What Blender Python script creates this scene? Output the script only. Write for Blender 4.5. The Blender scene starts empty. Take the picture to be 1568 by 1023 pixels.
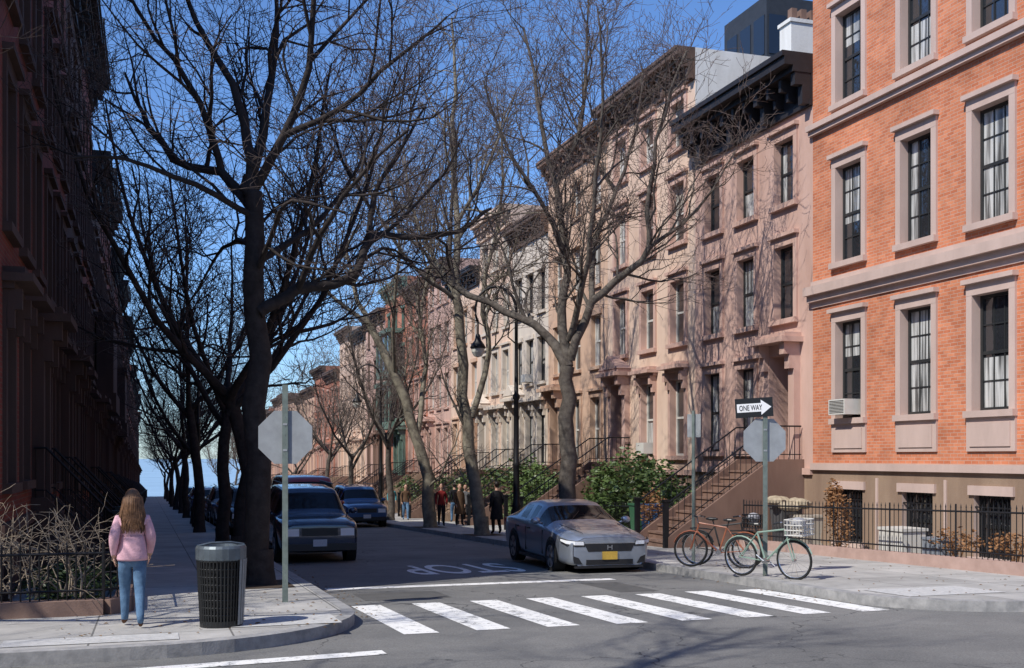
import bpy, bmesh, math, random
from mathutils import Vector, Matrix
SL=0.026
TH=math.radians(18.05); CT=math.cos(TH); ST=math.sin(TH)
def gz(y): return -SL*y
RND=random.Random(7)
scene=bpy.context.scene
col=scene.collection

# ------------------------------------------------------------------ materials
def nodes_of(m):
    m.use_nodes=True
    return m.node_tree.nodes, m.node_tree.links
def mat(name,c,rough=.8,c2=None,scale=3.0,var=.25,bump=.15,bscale=40,metal=0.0,streak=False,spec=.3,coat=0.0):
    m=bpy.data.materials.new(name); N,L=nodes_of(m)
    b=N['Principled BSDF']; b.inputs['Roughness'].default_value=rough; b.inputs['Metallic'].default_value=metal
    b.inputs['Specular IOR Level'].default_value=spec; b.inputs['Coat Weight'].default_value=coat; b.inputs['Coat Roughness'].default_value=.03
    tc=N.new('ShaderNodeTexCoord')
    n=N.new('ShaderNodeTexNoise'); n.inputs['Scale'].default_value=scale; n.inputs['Detail'].default_value=6; n.inputs['Roughness'].default_value=.65
    src=tc.outputs['Object']
    if streak:
        mp=N.new('ShaderNodeMapping'); mp.inputs['Scale'].default_value=(1,1,.28); L.new(src,mp.inputs[0]); L.new(mp.outputs[0],n.inputs['Vector'])
    else: L.new(src,n.inputs['Vector'])
    cr=N.new('ShaderNodeValToRGB'); cr.color_ramp.elements[0].position=.3; cr.color_ramp.elements[1].position=.7
    if c2 is None: c2=tuple(x*(1-var) for x in c)
    cr.color_ramp.elements[0].color=(*c2,1); cr.color_ramp.elements[1].color=(*c,1)
    L.new(n.outputs['Fac'],cr.inputs[0]); L.new(cr.outputs[0],b.inputs['Base Color'])
    if bump>0:
        n2=N.new('ShaderNodeTexNoise'); n2.inputs['Scale'].default_value=bscale; n2.inputs['Detail'].default_value=3; L.new(src,n2.inputs['Vector'])
        bp=N.new('ShaderNodeBump'); bp.inputs['Strength'].default_value=bump; bp.inputs['Distance'].default_value=.02
        L.new(n2.outputs['Fac'],bp.inputs['Height']); L.new(bp.outputs[0],b.inputs['Normal'])
    return m
def brick_mat(name,c1,c2,mortar):
    m=bpy.data.materials.new(name); N,L=nodes_of(m); b=N['Principled BSDF']; b.inputs['Roughness'].default_value=.85; b.inputs['Specular IOR Level'].default_value=.2
    tc=N.new('ShaderNodeTexCoord'); sp=N.new('ShaderNodeSeparateXYZ'); L.new(tc.outputs['Object'],sp.inputs[0])
    ad=N.new('ShaderNodeMath'); ad.operation='ADD'; L.new(sp.outputs[0],ad.inputs[0]); L.new(sp.outputs[1],ad.inputs[1])
    cb=N.new('ShaderNodeCombineXYZ'); L.new(ad.outputs[0],cb.inputs[0]); L.new(sp.outputs[2],cb.inputs[1])
    br=N.new('ShaderNodeTexBrick'); L.new(cb.outputs[0],br.inputs['Vector']); br.inputs['Scale'].default_value=1
    br.inputs['Brick Width'].default_value=.215; br.inputs['Row Height'].default_value=.075; br.inputs['Mortar Size'].default_value=.007; br.inputs['Mortar Smooth'].default_value=.3
    br.inputs['Color1'].default_value=(*c1,1); br.inputs['Color2'].default_value=(*c2,1); br.inputs['Mortar'].default_value=(*mortar,1)
    n=N.new('ShaderNodeTexNoise'); n.inputs['Scale'].default_value=.55; n.inputs['Detail'].default_value=9; n.inputs['Roughness'].default_value=.75; L.new(tc.outputs['Object'],n.inputs['Vector'])
    mr=N.new('ShaderNodeMapRange'); mr.inputs[1].default_value=.32; mr.inputs[2].default_value=.66; mr.inputs[3].default_value=.66; mr.inputs[4].default_value=1.16; L.new(n.outputs['Fac'],mr.inputs[0])
    mx=N.new('ShaderNodeMixRGB'); mx.blend_type='MULTIPLY'; mx.inputs[0].default_value=1; L.new(br.outputs['Color'],mx.inputs[1]); L.new(mr.outputs[0],mx.inputs[2])
    L.new(mx.outputs[0],b.inputs['Base Color'])
    bp=N.new('ShaderNodeBump'); bp.inputs['Strength'].default_value=.35; bp.inputs['Distance'].default_value=.01; bp.invert=True; L.new(br.outputs['Fac'],bp.inputs['Height']); L.new(bp.outputs[0],b.inputs['Normal'])
    return m
def plain(name,c,rough=.5,metal=0,spec=.5,coat=0):
    m=bpy.data.materials.new(name); N,L=nodes_of(m); b=N['Principled BSDF']
    b.inputs['Base Color'].default_value=(*c,1); b.inputs['Roughness'].default_value=rough; b.inputs['Metallic'].default_value=metal; b.inputs['Specular IOR Level'].default_value=spec; b.inputs['Coat Weight'].default_value=coat
    return m
def wavy_glass():
    m=plain('window_glass',(.022,.024,.028),.04,spec=1.0,coat=1.0); N,L=nodes_of(m); b=N['Principled BSDF']; b.inputs['Coat Roughness'].default_value=.02
    tc=N.new('ShaderNodeTexCoord'); n=N.new('ShaderNodeTexNoise'); n.inputs['Scale'].default_value=2.2; L.new(tc.outputs['Object'],n.inputs['Vector'])
    bp=N.new('ShaderNodeBump'); bp.inputs['Strength'].default_value=.35; bp.inputs['Distance'].default_value=.05; L.new(n.outputs['Fac'],bp.inputs['Height']); L.new(bp.outputs[0],b.inputs['Normal']); L.new(bp.outputs[0],b.inputs['Coat Normal'])
    return m
def curtain_mat():
    m=bpy.data.materials.new('curtain_behind_glass'); N,L=nodes_of(m); b=N['Principled BSDF']; b.inputs['Roughness'].default_value=.9; b.inputs['Coat Weight'].default_value=1; b.inputs['Coat Roughness'].default_value=.02
    tc=N.new('ShaderNodeTexCoord'); w=N.new('ShaderNodeTexNoise'); mp=N.new('ShaderNodeMapping'); mp.inputs['Scale'].default_value=(9,9,.5)
    L.new(tc.outputs['Object'],mp.inputs[0]); L.new(mp.outputs[0],w.inputs['Vector']); w.inputs['Scale'].default_value=1.4; w.inputs['Detail'].default_value=4
    cr=N.new('ShaderNodeValToRGB'); cr.color_ramp.elements[0].position=.36; cr.color_ramp.elements[1].position=.6
    cr.color_ramp.elements[0].color=(.07,.07,.068,1); cr.color_ramp.elements[1].color=(.55,.55,.53,1); L.new(w.outputs['Fac'],cr.inputs[0]); L.new(cr.outputs[0],b.inputs['Base Color'])
    return m

M={}
M['brick_o']=brick_mat('orange_brick',(.66,.25,.13),(.52,.165,.08),(.52,.36,.28))
M['brick_r']=brick_mat('shaded_red_brick',(.24,.055,.04),(.18,.04,.028),(.18,.12,.09))  # dark red puts the left row's shade into the brick colour
M['brick_r2']=brick_mat('red_brick_b',(.50,.19,.12),(.42,.15,.09),(.36,.25,.19))
M['trim_pink']=mat('pink_stone_trim',(.58,.435,.375),.85,scale=1.5,var=.2,streak=True,bump=.1)
M['brown_a']=mat('pink_brownstone',(.60,.405,.335),.9,c2=(.46,.29,.23),scale=1.2,streak=True)
M['brown_b']=mat('tan_brownstone',(.72,.54,.42),.9,c2=(.58,.41,.31),scale=1.2,streak=True)
M['brown_c']=mat('orange_brownstone',(.64,.45,.325),.9,c2=(.50,.32,.22),scale=1.1,streak=True)
M['white_s']=mat('pale_stone',(.66,.58,.49),.85,c2=(.54,.46,.38),scale=1.1,streak=True)
M['brown_d']=mat('dark_brownstone',(.23,.145,.11),.9,c2=(.16,.095,.072),scale=1.2,streak=True)
M['brown_l']=mat('shaded_brownstone',(.10,.058,.047),.9,c2=(.065,.04,.033),scale=1.2,streak=True)  # brownstone darkened so the left row's shade sits in its colour
M['base_b']=mat('basement_brownstone',(.33,.235,.165),.92,c2=(.23,.155,.11),scale=1.5,streak=True,bump=.25)
M['white_w']=mat('white_painted_brick',(.80,.79,.76),.8,c2=(.62,.60,.56),scale=1.6,streak=True,bump=.3,bscale=18)
M['black_c']=mat('black_cornice_paint',(.03,.027,.029),.5,var=.3)
M['brown_k']=mat('brown_cornice_paint',(.15,.095,.07),.6,var=.3)
M['green_c']=mat('copper_green_paint',(.16,.24,.19),.6,var=.3,streak=True)
M['roof']=mat('tar_roof',(.10,.10,.10),.9)
M['sash_d']=plain('dark_sash_paint',(.025,.027,.028),.4)
M['sash_w']=mat('white_sash_paint',(.62,.60,.55),.5,var=.15,bump=0)
M['glass']=wavy_glass()
M['glass_s']=plain('dark_window_glass',(.02,.022,.025),.05,spec=.9)
M['dark']=mat('dark_room',(.045,.04,.04),.9,c2=(.012,.012,.012),scale=1.3,bump=0)
M['curtain']=curtain_mat()
M['shade']=mat('roller_shade',(.38,.35,.30),.9,var=.2,bump=0,coat=1)
M['amber']=mat('amber_curtain',(.34,.17,.05),.9,var=.6,scale=6,bump=0,coat=1)
M['door']=mat('dark_door_paint',(.035,.025,.022),.35,var=.4,bump=0)
M['iron']=mat('wrought_iron',(.014,.014,.016),.45,var=.3,bump=0)
M['bark']=mat('bark',(.15,.13,.11),.95,c2=(.055,.044,.037),scale=6,bump=.6,bscale=14)
M['bark_k']=mat('shaded_bark',(.05,.04,.036),.95,c2=(.018,.014,.013),scale=6,bump=.6,bscale=14)  # near-black: building shade on the left trees is put into the bark colour
M['bark_p']=mat('pale_bark',(.30,.27,.205),.95,c2=(.09,.075,.06),scale=3.2,bump=.5,bscale=12)
M['twig']=mat('twigs',(.20,.155,.135),.9,c2=(.12,.09,.08),scale=2,bump=0)  # lighter than the bark, with sunlight on fine branches put into the colour
M['twig_k']=mat('sunlit_twigs_dark',(.13,.098,.088),.9,c2=(.06,.045,.04),scale=2,bump=0)  # same sunlit lift over the dark bark, painted into the twig colour
M['rubber']=mat('tyre_rubber',(.02,.02,.02),.85,bump=0)
M['alu']=mat('sign_aluminium',(.40,.42,.43),.5,var=.25,metal=.3,bump=0,scale=5)
M['pole_g']=mat('galvanised_pole',(.18,.22,.20),.6,var=.35,bump=0,scale=9)

def ground_mats():
    m=bpy.data.materials.new('asphalt'); N,L=nodes_of(m); b=N['Principled BSDF']; b.inputs['Roughness'].default_value=.88; b.inputs['Specular IOR Level'].default_value=.25
    tc=N.new('ShaderNodeTexCoord')
    n1=N.new('ShaderNodeTexNoise'); n1.inputs['Scale'].default_value=.35; n1.inputs['Detail'].default_value=9; n1.inputs['Roughness'].default_value=.7; L.new(tc.outputs['Object'],n1.inputs['Vector'])
    cr=N.new('ShaderNodeValToRGB'); cr.color_ramp.elements[0].position=.3; cr.color_ramp.elements[1].position=.7; cr.color_ramp.elements[0].color=(.12,.12,.119,1); cr.color_ramp.elements[1].color=(.225,.22,.208,1); L.new(n1.outputs['Fac'],cr.inputs[0])
    n2=N.new('ShaderNodeTexNoise'); n2.inputs['Scale'].default_value=55; n2.inputs['Detail'].default_value=4; L.new(tc.outputs['Object'],n2.inputs['Vector'])
    mr=N.new('ShaderNodeMapRange'); mr.inputs[1].default_value=.3; mr.inputs[2].default_value=.7; mr.inputs[3].default_value=.72; mr.inputs[4].default_value=1.25; L.new(n2.outputs['Fac'],mr.inputs[0])
    mx=N.new('ShaderNodeMixRGB'); mx.blend_type='MULTIPLY'; mx.inputs[0].default_value=1; L.new(cr.outputs[0],mx.inputs[1]); L.new(mr.outputs[0],mx.inputs[2])
    vo=N.new('ShaderNodeTexVoronoi'); vo.feature='DISTANCE_TO_EDGE'; vo.inputs['Scale'].default_value=.3
    nd=N.new('ShaderNodeTexNoise'); nd.inputs['Scale'].default_value=1.2; nd.inputs['Detail'].default_value=5; L.new(tc.outputs['Object'],nd.inputs['Vector'])
    va=N.new('ShaderNodeVectorMath'); va.operation='MULTIPLY_ADD'; va.inputs[1].default_value=(1.6,1.6,0); L.new(nd.outputs['Color'],va.inputs[0]); L.new(tc.outputs['Object'],va.inputs[2]); L.new(va.outputs[0],vo.inputs['Vector'])
    lt=N.new('ShaderNodeMath'); lt.operation='LESS_THAN'; lt.inputs[1].default_value=.0028; L.new(vo.outputs['Distance'],lt.inputs[0])
    mc=N.new('ShaderNodeMixRGB'); L.new(lt.outputs[0],mc.inputs[0]); L.new(mx.outputs[0],mc.inputs[1]); mc.inputs[2].default_value=(.075,.075,.075,1)
    L.new(mc.outputs[0],b.inputs['Base Color'])
    bp=N.new('ShaderNodeBump'); bp.inputs['Strength'].default_value=.4; bp.inputs['Distance'].default_value=.01; L.new(n2.outputs['Fac'],bp.inputs['Height']); L.new(bp.outputs[0],b.inputs['Normal'])
    M['asphalt']=m
    m=bpy.data.materials.new('concrete_pavement'); N,L=nodes_of(m); b=N['Principled BSDF']; b.inputs['Roughness'].default_value=.9; b.inputs['Specular IOR Level'].default_value=.2
    tc=N.new('ShaderNodeTexCoord'); mp=N.new('ShaderNodeMapping'); mp.inputs['Location'].default_value=(.62,.3,0); L.new(tc.outputs['Object'],mp.inputs[0])
    br=N.new('ShaderNodeTexBrick'); br.offset=0; L.new(mp.outputs[0],br.inputs['Vector'])
    br.inputs['Scale'].default_value=1; br.inputs['Brick Width'].default_value=1.5; br.inputs['Row Height'].default_value=1.5; br.inputs['Mortar Size'].default_value=.012; br.inputs['Mortar Smooth'].default_value=.1
    br.inputs['Color1'].default_value=(.46,.445,.42,1); br.inputs['Color2'].default_value=(.37,.36,.34,1); br.inputs['Mortar'].default_value=(.17,.165,.155,1)
    n1=N.new('ShaderNodeTexNoise'); n1.inputs['Scale'].default_value=1.1; n1.inputs['Detail'].default_value=9; n1.inputs['Roughness'].default_value=.7; L.new(tc.outputs['Object'],n1.inputs['Vector'])
    mr=N.new('ShaderNodeMapRange'); mr.inputs[1].default_value=.3; mr.inputs[2].default_value=.7; mr.inputs[3].default_value=.68; mr.inputs[4].default_value=1.15; L.new(n1.outputs['Fac'],mr.inputs[0])
    mx=N.new('ShaderNodeMixRGB'); mx.blend_type='MULTIPLY'; mx.inputs[0].default_value=1; L.new(br.outputs['Color'],mx.inputs[1]); L.new(mr.outputs[0],mx.inputs[2])
    vo=N.new('ShaderNodeTexVoronoi'); vo.inputs['Scale'].default_value=2.3; L.new(tc.outputs['Object'],vo.inputs['Vector'])
    lt=N.new('ShaderNodeMath'); lt.operation='LESS_THAN'; lt.inputs[1].default_value=.06; L.new(vo.outputs['Distance'],lt.inputs[0])
    mc=N.new('ShaderNodeMixRGB'); L.new(lt.outputs[0],mc.inputs[0]); L.new(mx.outputs[0],mc.inputs[1]); mc.inputs[2].default_value=(.17,.165,.16,1)
    L.new(mc.outputs[0],b.inputs['Base Color'])
    n2=N.new('ShaderNodeTexNoise'); n2.inputs['Scale'].default_value=60; L.new(tc.outputs['Object'],n2.inputs['Vector'])
    bp=N.new('ShaderNodeBump'); bp.inputs['Strength'].default_value=.2; bp.inputs['Distance'].default_value=.01; L.new(n2.outputs['Fac'],bp.inputs['Height']); L.new(bp.outputs[0],b.inputs['Normal'])
    M['concrete']=m
    M['kerb']=mat('granite_kerb',(.40,.39,.38),.8,c2=(.2,.2,.2),scale=5)
    def paintm(name,p0,p1,c):
        m=bpy.data.materials.new(name); N,L=nodes_of(m); b=N['Principled BSDF']; b.inputs['Roughness'].default_value=.7
        tc=N.new('ShaderNodeTexCoord'); n=N.new('ShaderNodeTexNoise'); n.inputs['Scale'].default_value=7; n.inputs['Detail'].default_value=9; n.inputs['Roughness'].default_value=.8; L.new(tc.outputs['Object'],n.inputs['Vector'])
        cr=N.new('ShaderNodeValToRGB'); cr.color_ramp.elements[0].position=p0; cr.color_ramp.elements[1].position=p1; cr.color_ramp.elements[0].color=(.19,.19,.185,1); cr.color_ramp.elements[1].color=(*c,1); L.new(n.outputs['Fac'],cr.inputs[0]); L.new(cr.outputs[0],b.inputs['Base Color'])
        return m
    M['paint']=paintm('road_paint',.40,.47,(.80,.79,.76)); M['paint_old']=paintm('old_road_paint',.38,.47,(.80,.79,.77))
    M['earth']=mat('earth',(.10,.085,.065),.95,scale=.5)
    M['water']=mat('harbour_water',(.30,.40,.50),.25,scale=.02,bump=.3,bscale=.4)
ground_mats()

# ------------------------------------------------------------------ mesh builder
def empty(name,loc=(0,0,0),rz=0):
    e=bpy.data.objects.new(name,None); e.location=loc; e.rotation_euler=(0,0,rz); e.empty_display_size=.3; col.objects.link(e); return e
class MB:
    def __init__(s): s.v=[]; s.f=[]; s.mi=[]
    def add(s,vs,fs,m=0):
        o=len(s.v); s.v.extend(vs); s.f.extend([tuple(i+o for i in f) for f in fs]); s.mi.extend([m]*len(fs))
    def quad(s,a,b,c,d,m=0): s.add([a,b,c,d],[(0,1,2,3)],m)
    def box(s,x0,x1,y0,y1,z0,z1,m=0):
        s.add([(x0,y0,z0),(x1,y0,z0),(x1,y1,z0),(x0,y1,z0),(x0,y0,z1),(x1,y0,z1),(x1,y1,z1),(x0,y1,z1)],
              [(0,3,2,1),(4,5,6,7),(0,1,5,4),(1,2,6,5),(2,3,7,6),(3,0,4,7)],m)
    def tube(s,pts,rads,n=6,m=0,caps=True):
        pts=[Vector(p) for p in pts]
        if not isinstance(rads,(list,tuple)): rads=[rads]*len(pts)
        d0=(pts[-1]-pts[0]); 
        if d0.length<1e-6: d0=pts[1]-pts[0]
        ref=Vector((0,0,1)) if abs(d0.normalized().z)<.7 else Vector((1,.2,0))
        o=len(s.v); k=len(pts)
        for i,p in enumerate(pts):
            t=(pts[min(i+1,k-1)]-pts[max(i-1,0)]).normalized()
            a=t.cross(ref)
            if a.length<1e-4: a=t.cross(Vector((0,1,0)))
            a.normalize(); b=t.cross(a)
            for j in range(n):
                an=2*math.pi*j/n; q=p+(a*math.cos(an)+b*math.sin(an))*rads[i]; s.v.append((q.x,q.y,q.z))
        for i in range(k-1):
            for j in range(n):
                j2=(j+1)%n; s.f.append((o+i*n+j,o+i*n+j2,o+(i+1)*n+j2,o+(i+1)*n+j)); s.mi.append(m)
        if caps:
            s.f.append(tuple(o+j for j in range(n))[::-1]); s.mi.append(m)
            s.f.append(tuple(o+(k-1)*n+j for j in range(n))); s.mi.append(m)
    def lathe(s,prof,c=(0,0,0),n=16,m=0):
        o=len(s.v)
        for r,z in prof:
            for j in range(n):
                a=2*math.pi*j/n; s.v.append((c[0]+r*math.cos(a),c[1]+r*math.sin(a),c[2]+z))
        for i in range(len(prof)-1):
            for j in range(n):
                j2=(j+1)%n; s.f.append((o+i*n+j,o+i*n+j2,o+(i+1)*n+j2,o+(i+1)*n+j)); s.mi.append(m)
    def ell(s,c,r,n=12,k=8,m=0):
        o=len(s.v)
        for i in range(k+1):
            ph=math.pi*i/k
            for j in range(n):
                a=2*math.pi*j/n; s.v.append((c[0]+r[0]*math.sin(ph)*math.cos(a),c[1]+r[1]*math.sin(ph)*math.sin(a),c[2]-r[2]*math.cos(ph)))
        for i in range(k):
            for j in range(n):
                j2=(j+1)%n; s.f.append((o+i*n+j,o+i*n+j2,o+(i+1)*n+j2,o+(i+1)*n+j)); s.mi.append(m)
    def torus(s,c,R,r,axis='y',n=28,k=6,m=0):
        o=len(s.v)
        for i in range(n):
            a=2*math.pi*i/n
            for j in range(k):
                b=2*math.pi*j/k; rr=R+r*math.cos(b); h=r*math.sin(b)
                if axis=='y': s.v.append((c[0]+rr*math.cos(a),c[1]+h,c[2]+rr*math.sin(a)))
                else: s.v.append((c[0]+rr*math.cos(a),c[1]+rr*math.sin(a),c[2]+h))
        for i in range(n):
            for j in range(k):
                i2=(i+1)%n;j2=(j+1)%k; s.f.append((o+i*k+j,o+i*k+j2,o+i2*k+j2,o+i2*k+j)); s.mi.append(m)
    def obj(s,name,mats,parent=None,smooth=False,loc=None,rz=None):
        me=bpy.data.meshes.new(name); me.from_pydata(s.v,[],s.f)
        if not isinstance(mats,(list,tuple)): mats=[mats]
        for m in mats: me.materials.append(m)
        if len(mats)>1: me.polygons.foreach_set('material_index',s.mi)
        if smooth: me.polygons.foreach_set('use_smooth',[True]*len(me.polygons))
        me.update()
        ob=bpy.data.objects.new(name,me); col.objects.link(ob)
        if parent: ob.parent=parent
        if loc: ob.location=loc
        if rz is not None: ob.rotation_euler=(0,0,rz)
        return ob

# ------------------------------------------------------------------ ground
b=MB()
ys=[-400,-60,215,232,9000]; zs=[1.56,1.56,gz(215),-16,-16]
for i in range(4):
    b.quad((-4000,ys[i],zs[i]-.012),(4000,ys[i],zs[i]-.012),(4000,ys[i+1],zs[i+1]-.012),(-4000,ys[i+1],zs[i+1]-.012))
b.obj('ground',M['earth'])
b=MB(); b.quad((-4000,226,-12.5),(4000,226,-12.5),(4000,8900,-12.5),(-4000,8900,-12.5)); b.obj('harbour_water',M['water'])
KL,KR=2.6,9.9; YC=12.2
def sheet(b,x0,x1,y0,y1,dz): b.quad((x0,y0,gz(y0)+dz),(x1,y0,gz(y0)+dz),(x1,y1,gz(y1)+dz),(x0,y1,gz(y1)+dz))
b=MB(); sheet(b,-90,90,1.5,YC+2.9,0); sheet(b,KL-.1,KR+.1,YC+2.9,214,0); sheet(b,KL-.1,KR+.1,-50,1.5,0); b.obj('road',M['asphalt'])
def arc(cx,cy,r,a0,a1,n=12): return [(cx+r*math.cos(math.radians(a0+(a1-a0)*i/n)),cy+r*math.sin(math.radians(a0+(a1-a0)*i/n))) for i in range(n+1)]
def offset(path,d):
    out=[]
    for i,p in enumerate(path):
        a=path[max(i-1,0)];c=path[min(i+1,len(path)-1)]; t=Vector((c[0]-a[0],c[1]-a[1])).normalized(); out.append((p[0]-t.y*d,p[1]+t.x*d))
    return out
def pavement(path,closing,sgn,name):
    inner=offset(path,sgn*.17)
    b=MB(); poly=inner+closing
    vs=[(x,y,gz(y)+.15) for x,y in poly]; b.add(vs,[tuple(range(len(vs)))]); b.obj(name,M['concrete'])
    k=MB()
    for i in range(len(path)-1):
        o0,o1,i0,i1=path[i],path[i+1],inner[i],inner[i+1]
        z=lambda p,h:(p[0],p[1],gz(p[1])+h)
        k.quad(z(o0,.145),z(o1,.145),z(i1,.153),z(i0,.153)); k.quad(z(o0,-.05),z(o1,-.05),z(o1,.145),z(o0,.145))
    k.obj('kerb',M['kerb'])
rL=2.8; rR=2.0
pavement([(-90,YC)]+arc(KL-rL,YC+rL,rL,-90,0)+[(KL,60),(KL,214)],[(-90,214)],1,'pavement')
pavement([(90,YC)]+arc(KR+rR,YC+rR,rR,-90,-180)+[(KR,60),(KR,214)],[(90,214)],-1,'pavement')
pavement([(-90,1.5),(KL,1.5),(KL,-50)],[(-90,-50)],-1,'pavement')
pavement([(90,1.5),(KR,1.5),(KR,-50)],[(90,-50)],1,'pavement')
b=MB()
for i in range(8):
    x=2.85+i*.925; y0=13.15+RND.uniform(-.05,.05); y1=16.55+RND.uniform(-.05,.05)
    b.quad((x,y1,gz(y1)+.005),(x+.44,y1,gz(y1)+.005),(x+.50,y0,gz(y0)+.005),(x+.06,y0,gz(y0)+.005))
b.obj('crosswalk_markings',M['paint'])
b=MB(); sheet(b,2.9,8.3,19.15,19.5,.005); b.obj('stop_line_marking',M['paint_old'])
b=MB(); b.quad((-3.2,11.05,gz(11)+.005),(2.4,11.65,gz(11.6)+.005),(2.4,11.95,gz(11.9)+.005),(-3.2,11.3,gz(11.3)+.005))
for i in range(6): sheet(b,11.6,14.8,11.6-i*1.1-.45,11.6-i*1.1,.005)
b.obj('cross_street_markings',M['paint'])
b=MB(); sheet(b,.9,2.2,13.35,14.35,.157); sheet(b,-1.5,.3,12.55,13.1,.157); sheet(b,10.3,12.0,13.3,14.4,.157); b.obj('tactile_paving',mat('tactile_pad',(.6,.59,.57),.8,c2=(.38,.38,.37),scale=14))
b=MB(); b.lathe([(0,0),(.36,0),(.36,-.01)],(11.2,11.3,gz(11.3)+.008),24); b.obj('manhole_cover',mat('rusty_iron',(.13,.085,.06),.8))
b=MB(); sheet(b,7.4,8.1,16.9,18.7,.003); sheet(b,3.2,4.6,17.2,18.4,.003); b.obj('road_patch',mat('tar_patch',(.11,.108,.105),.9,scale=4,bump=.4))
b=MB(); R=random.Random(9)
for _ in range(900):
    u=R.random()
    if u<.4: x=KL+abs(R.gauss(0,.25))+.02; y=R.uniform(15,40); dz=.008
    elif u<.6: x=KR-abs(R.gauss(0,.25))-.02; y=R.uniform(14,40); dz=.008
    elif u<.75: x=R.uniform(-1,2.3); y=R.uniform(12.9,18); dz=.16
    else: x=R.uniform(10.1,14.2); y=R.uniform(13,30); dz=.16
    s=R.uniform(.012,.035); a=R.random()*6.3; z=gz(y)+dz; c,q=math.cos(a)*s,math.sin(a)*s
    b.add([(x-c,y-q,z),(x+q*.6,y-c*.6,z+s*.3),(x+c,y+q,z),(x-q*.6,y+c*.6,z+s*.4)],[(0,1,2,3)])
b.obj('leaf_litter',mat('dead_leaf',(.25,.15,.07),.9,bump=0,scale=20))
def text_mesh(txt):
    cu=bpy.data.curves.new('t','FONT'); cu.body=txt; cu.align_x='CENTER'; cu.align_y='CENTER'; cu.size=1; cu.offset=.012
    o=bpy.data.objects.new('t',cu); col.objects.link(o); dg=bpy.context.evaluated_depsgraph_get(); me=bpy.data.meshes.new_from_object(o.evaluated_get(dg)); bpy.data.objects.remove(o)
    vs=[v.co.copy() for v in me.vertices]; fs=[tuple(p.vertices) for p in me.polygons]; bpy.data.meshes.remove(me)
    xs=[v.x for v in vs]; ysx=[v.y for v in vs]; cx=(max(xs)+min(xs))/2; cy=(max(ysx)+min(ysx))/2; w=max(xs)-min(xs); h=max(ysx)-min(ysx)
    return [((v.x-cx)/w,(v.y-cy)/h) for v in vs],fs
tv,tf=text_mesh('STOP')
b=MB(); b.add([(6.3-x*2.4,23.0-y*2.6,gz(23.0-y*2.6)+.006) for x,y in tv],tf); b.obj('stop_road_marking',M['paint_old'])

# ------------------------------------------------------------------ houses
class House:
    def __init__(s,name,side,Xf,Y0):
        s.root=empty(name,(Xf,Y0,0)); s.inv=Vector((-Xf,-Y0,0)); s.side=side; s.Xf=Xf; s.Y0=Y0; s.p={}; s.cur=0
    def P(s,a,o,z): return (s.Xf-s.side*o,s.Y0+a,z)
    def mb(s,n):
        if n not in s.p: s.p[n]=MB()
        return s.p[n]
    def box(s,n,s0,s1,o0,o1,z0,z1):
        x0,x1=sorted((s.Xf-s.side*o0,s.Xf-s.side*o1)); s.mb(n).box(x0,x1,s.Y0+s0,s.Y0+s1,z0,z1)
    def quad(s,n,a,b,c,d):
        if s.side>0: a,b,c,d=d,c,b,a
        s.mb(n).quad(s.P(*a),s.P(*b),s.P(*c),s.P(*d))
    def tube(s,n,pts,r,k=5): s.mb(n).tube([s.P(*p) for p in pts],r,k)
    def done(s,mats):
        for n,mb in s.p.items():
            o=mb.obj(n,mats[n]); o.parent=s.root; o.matrix_parent_inverse=Matrix.Translation(s.inv)
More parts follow.
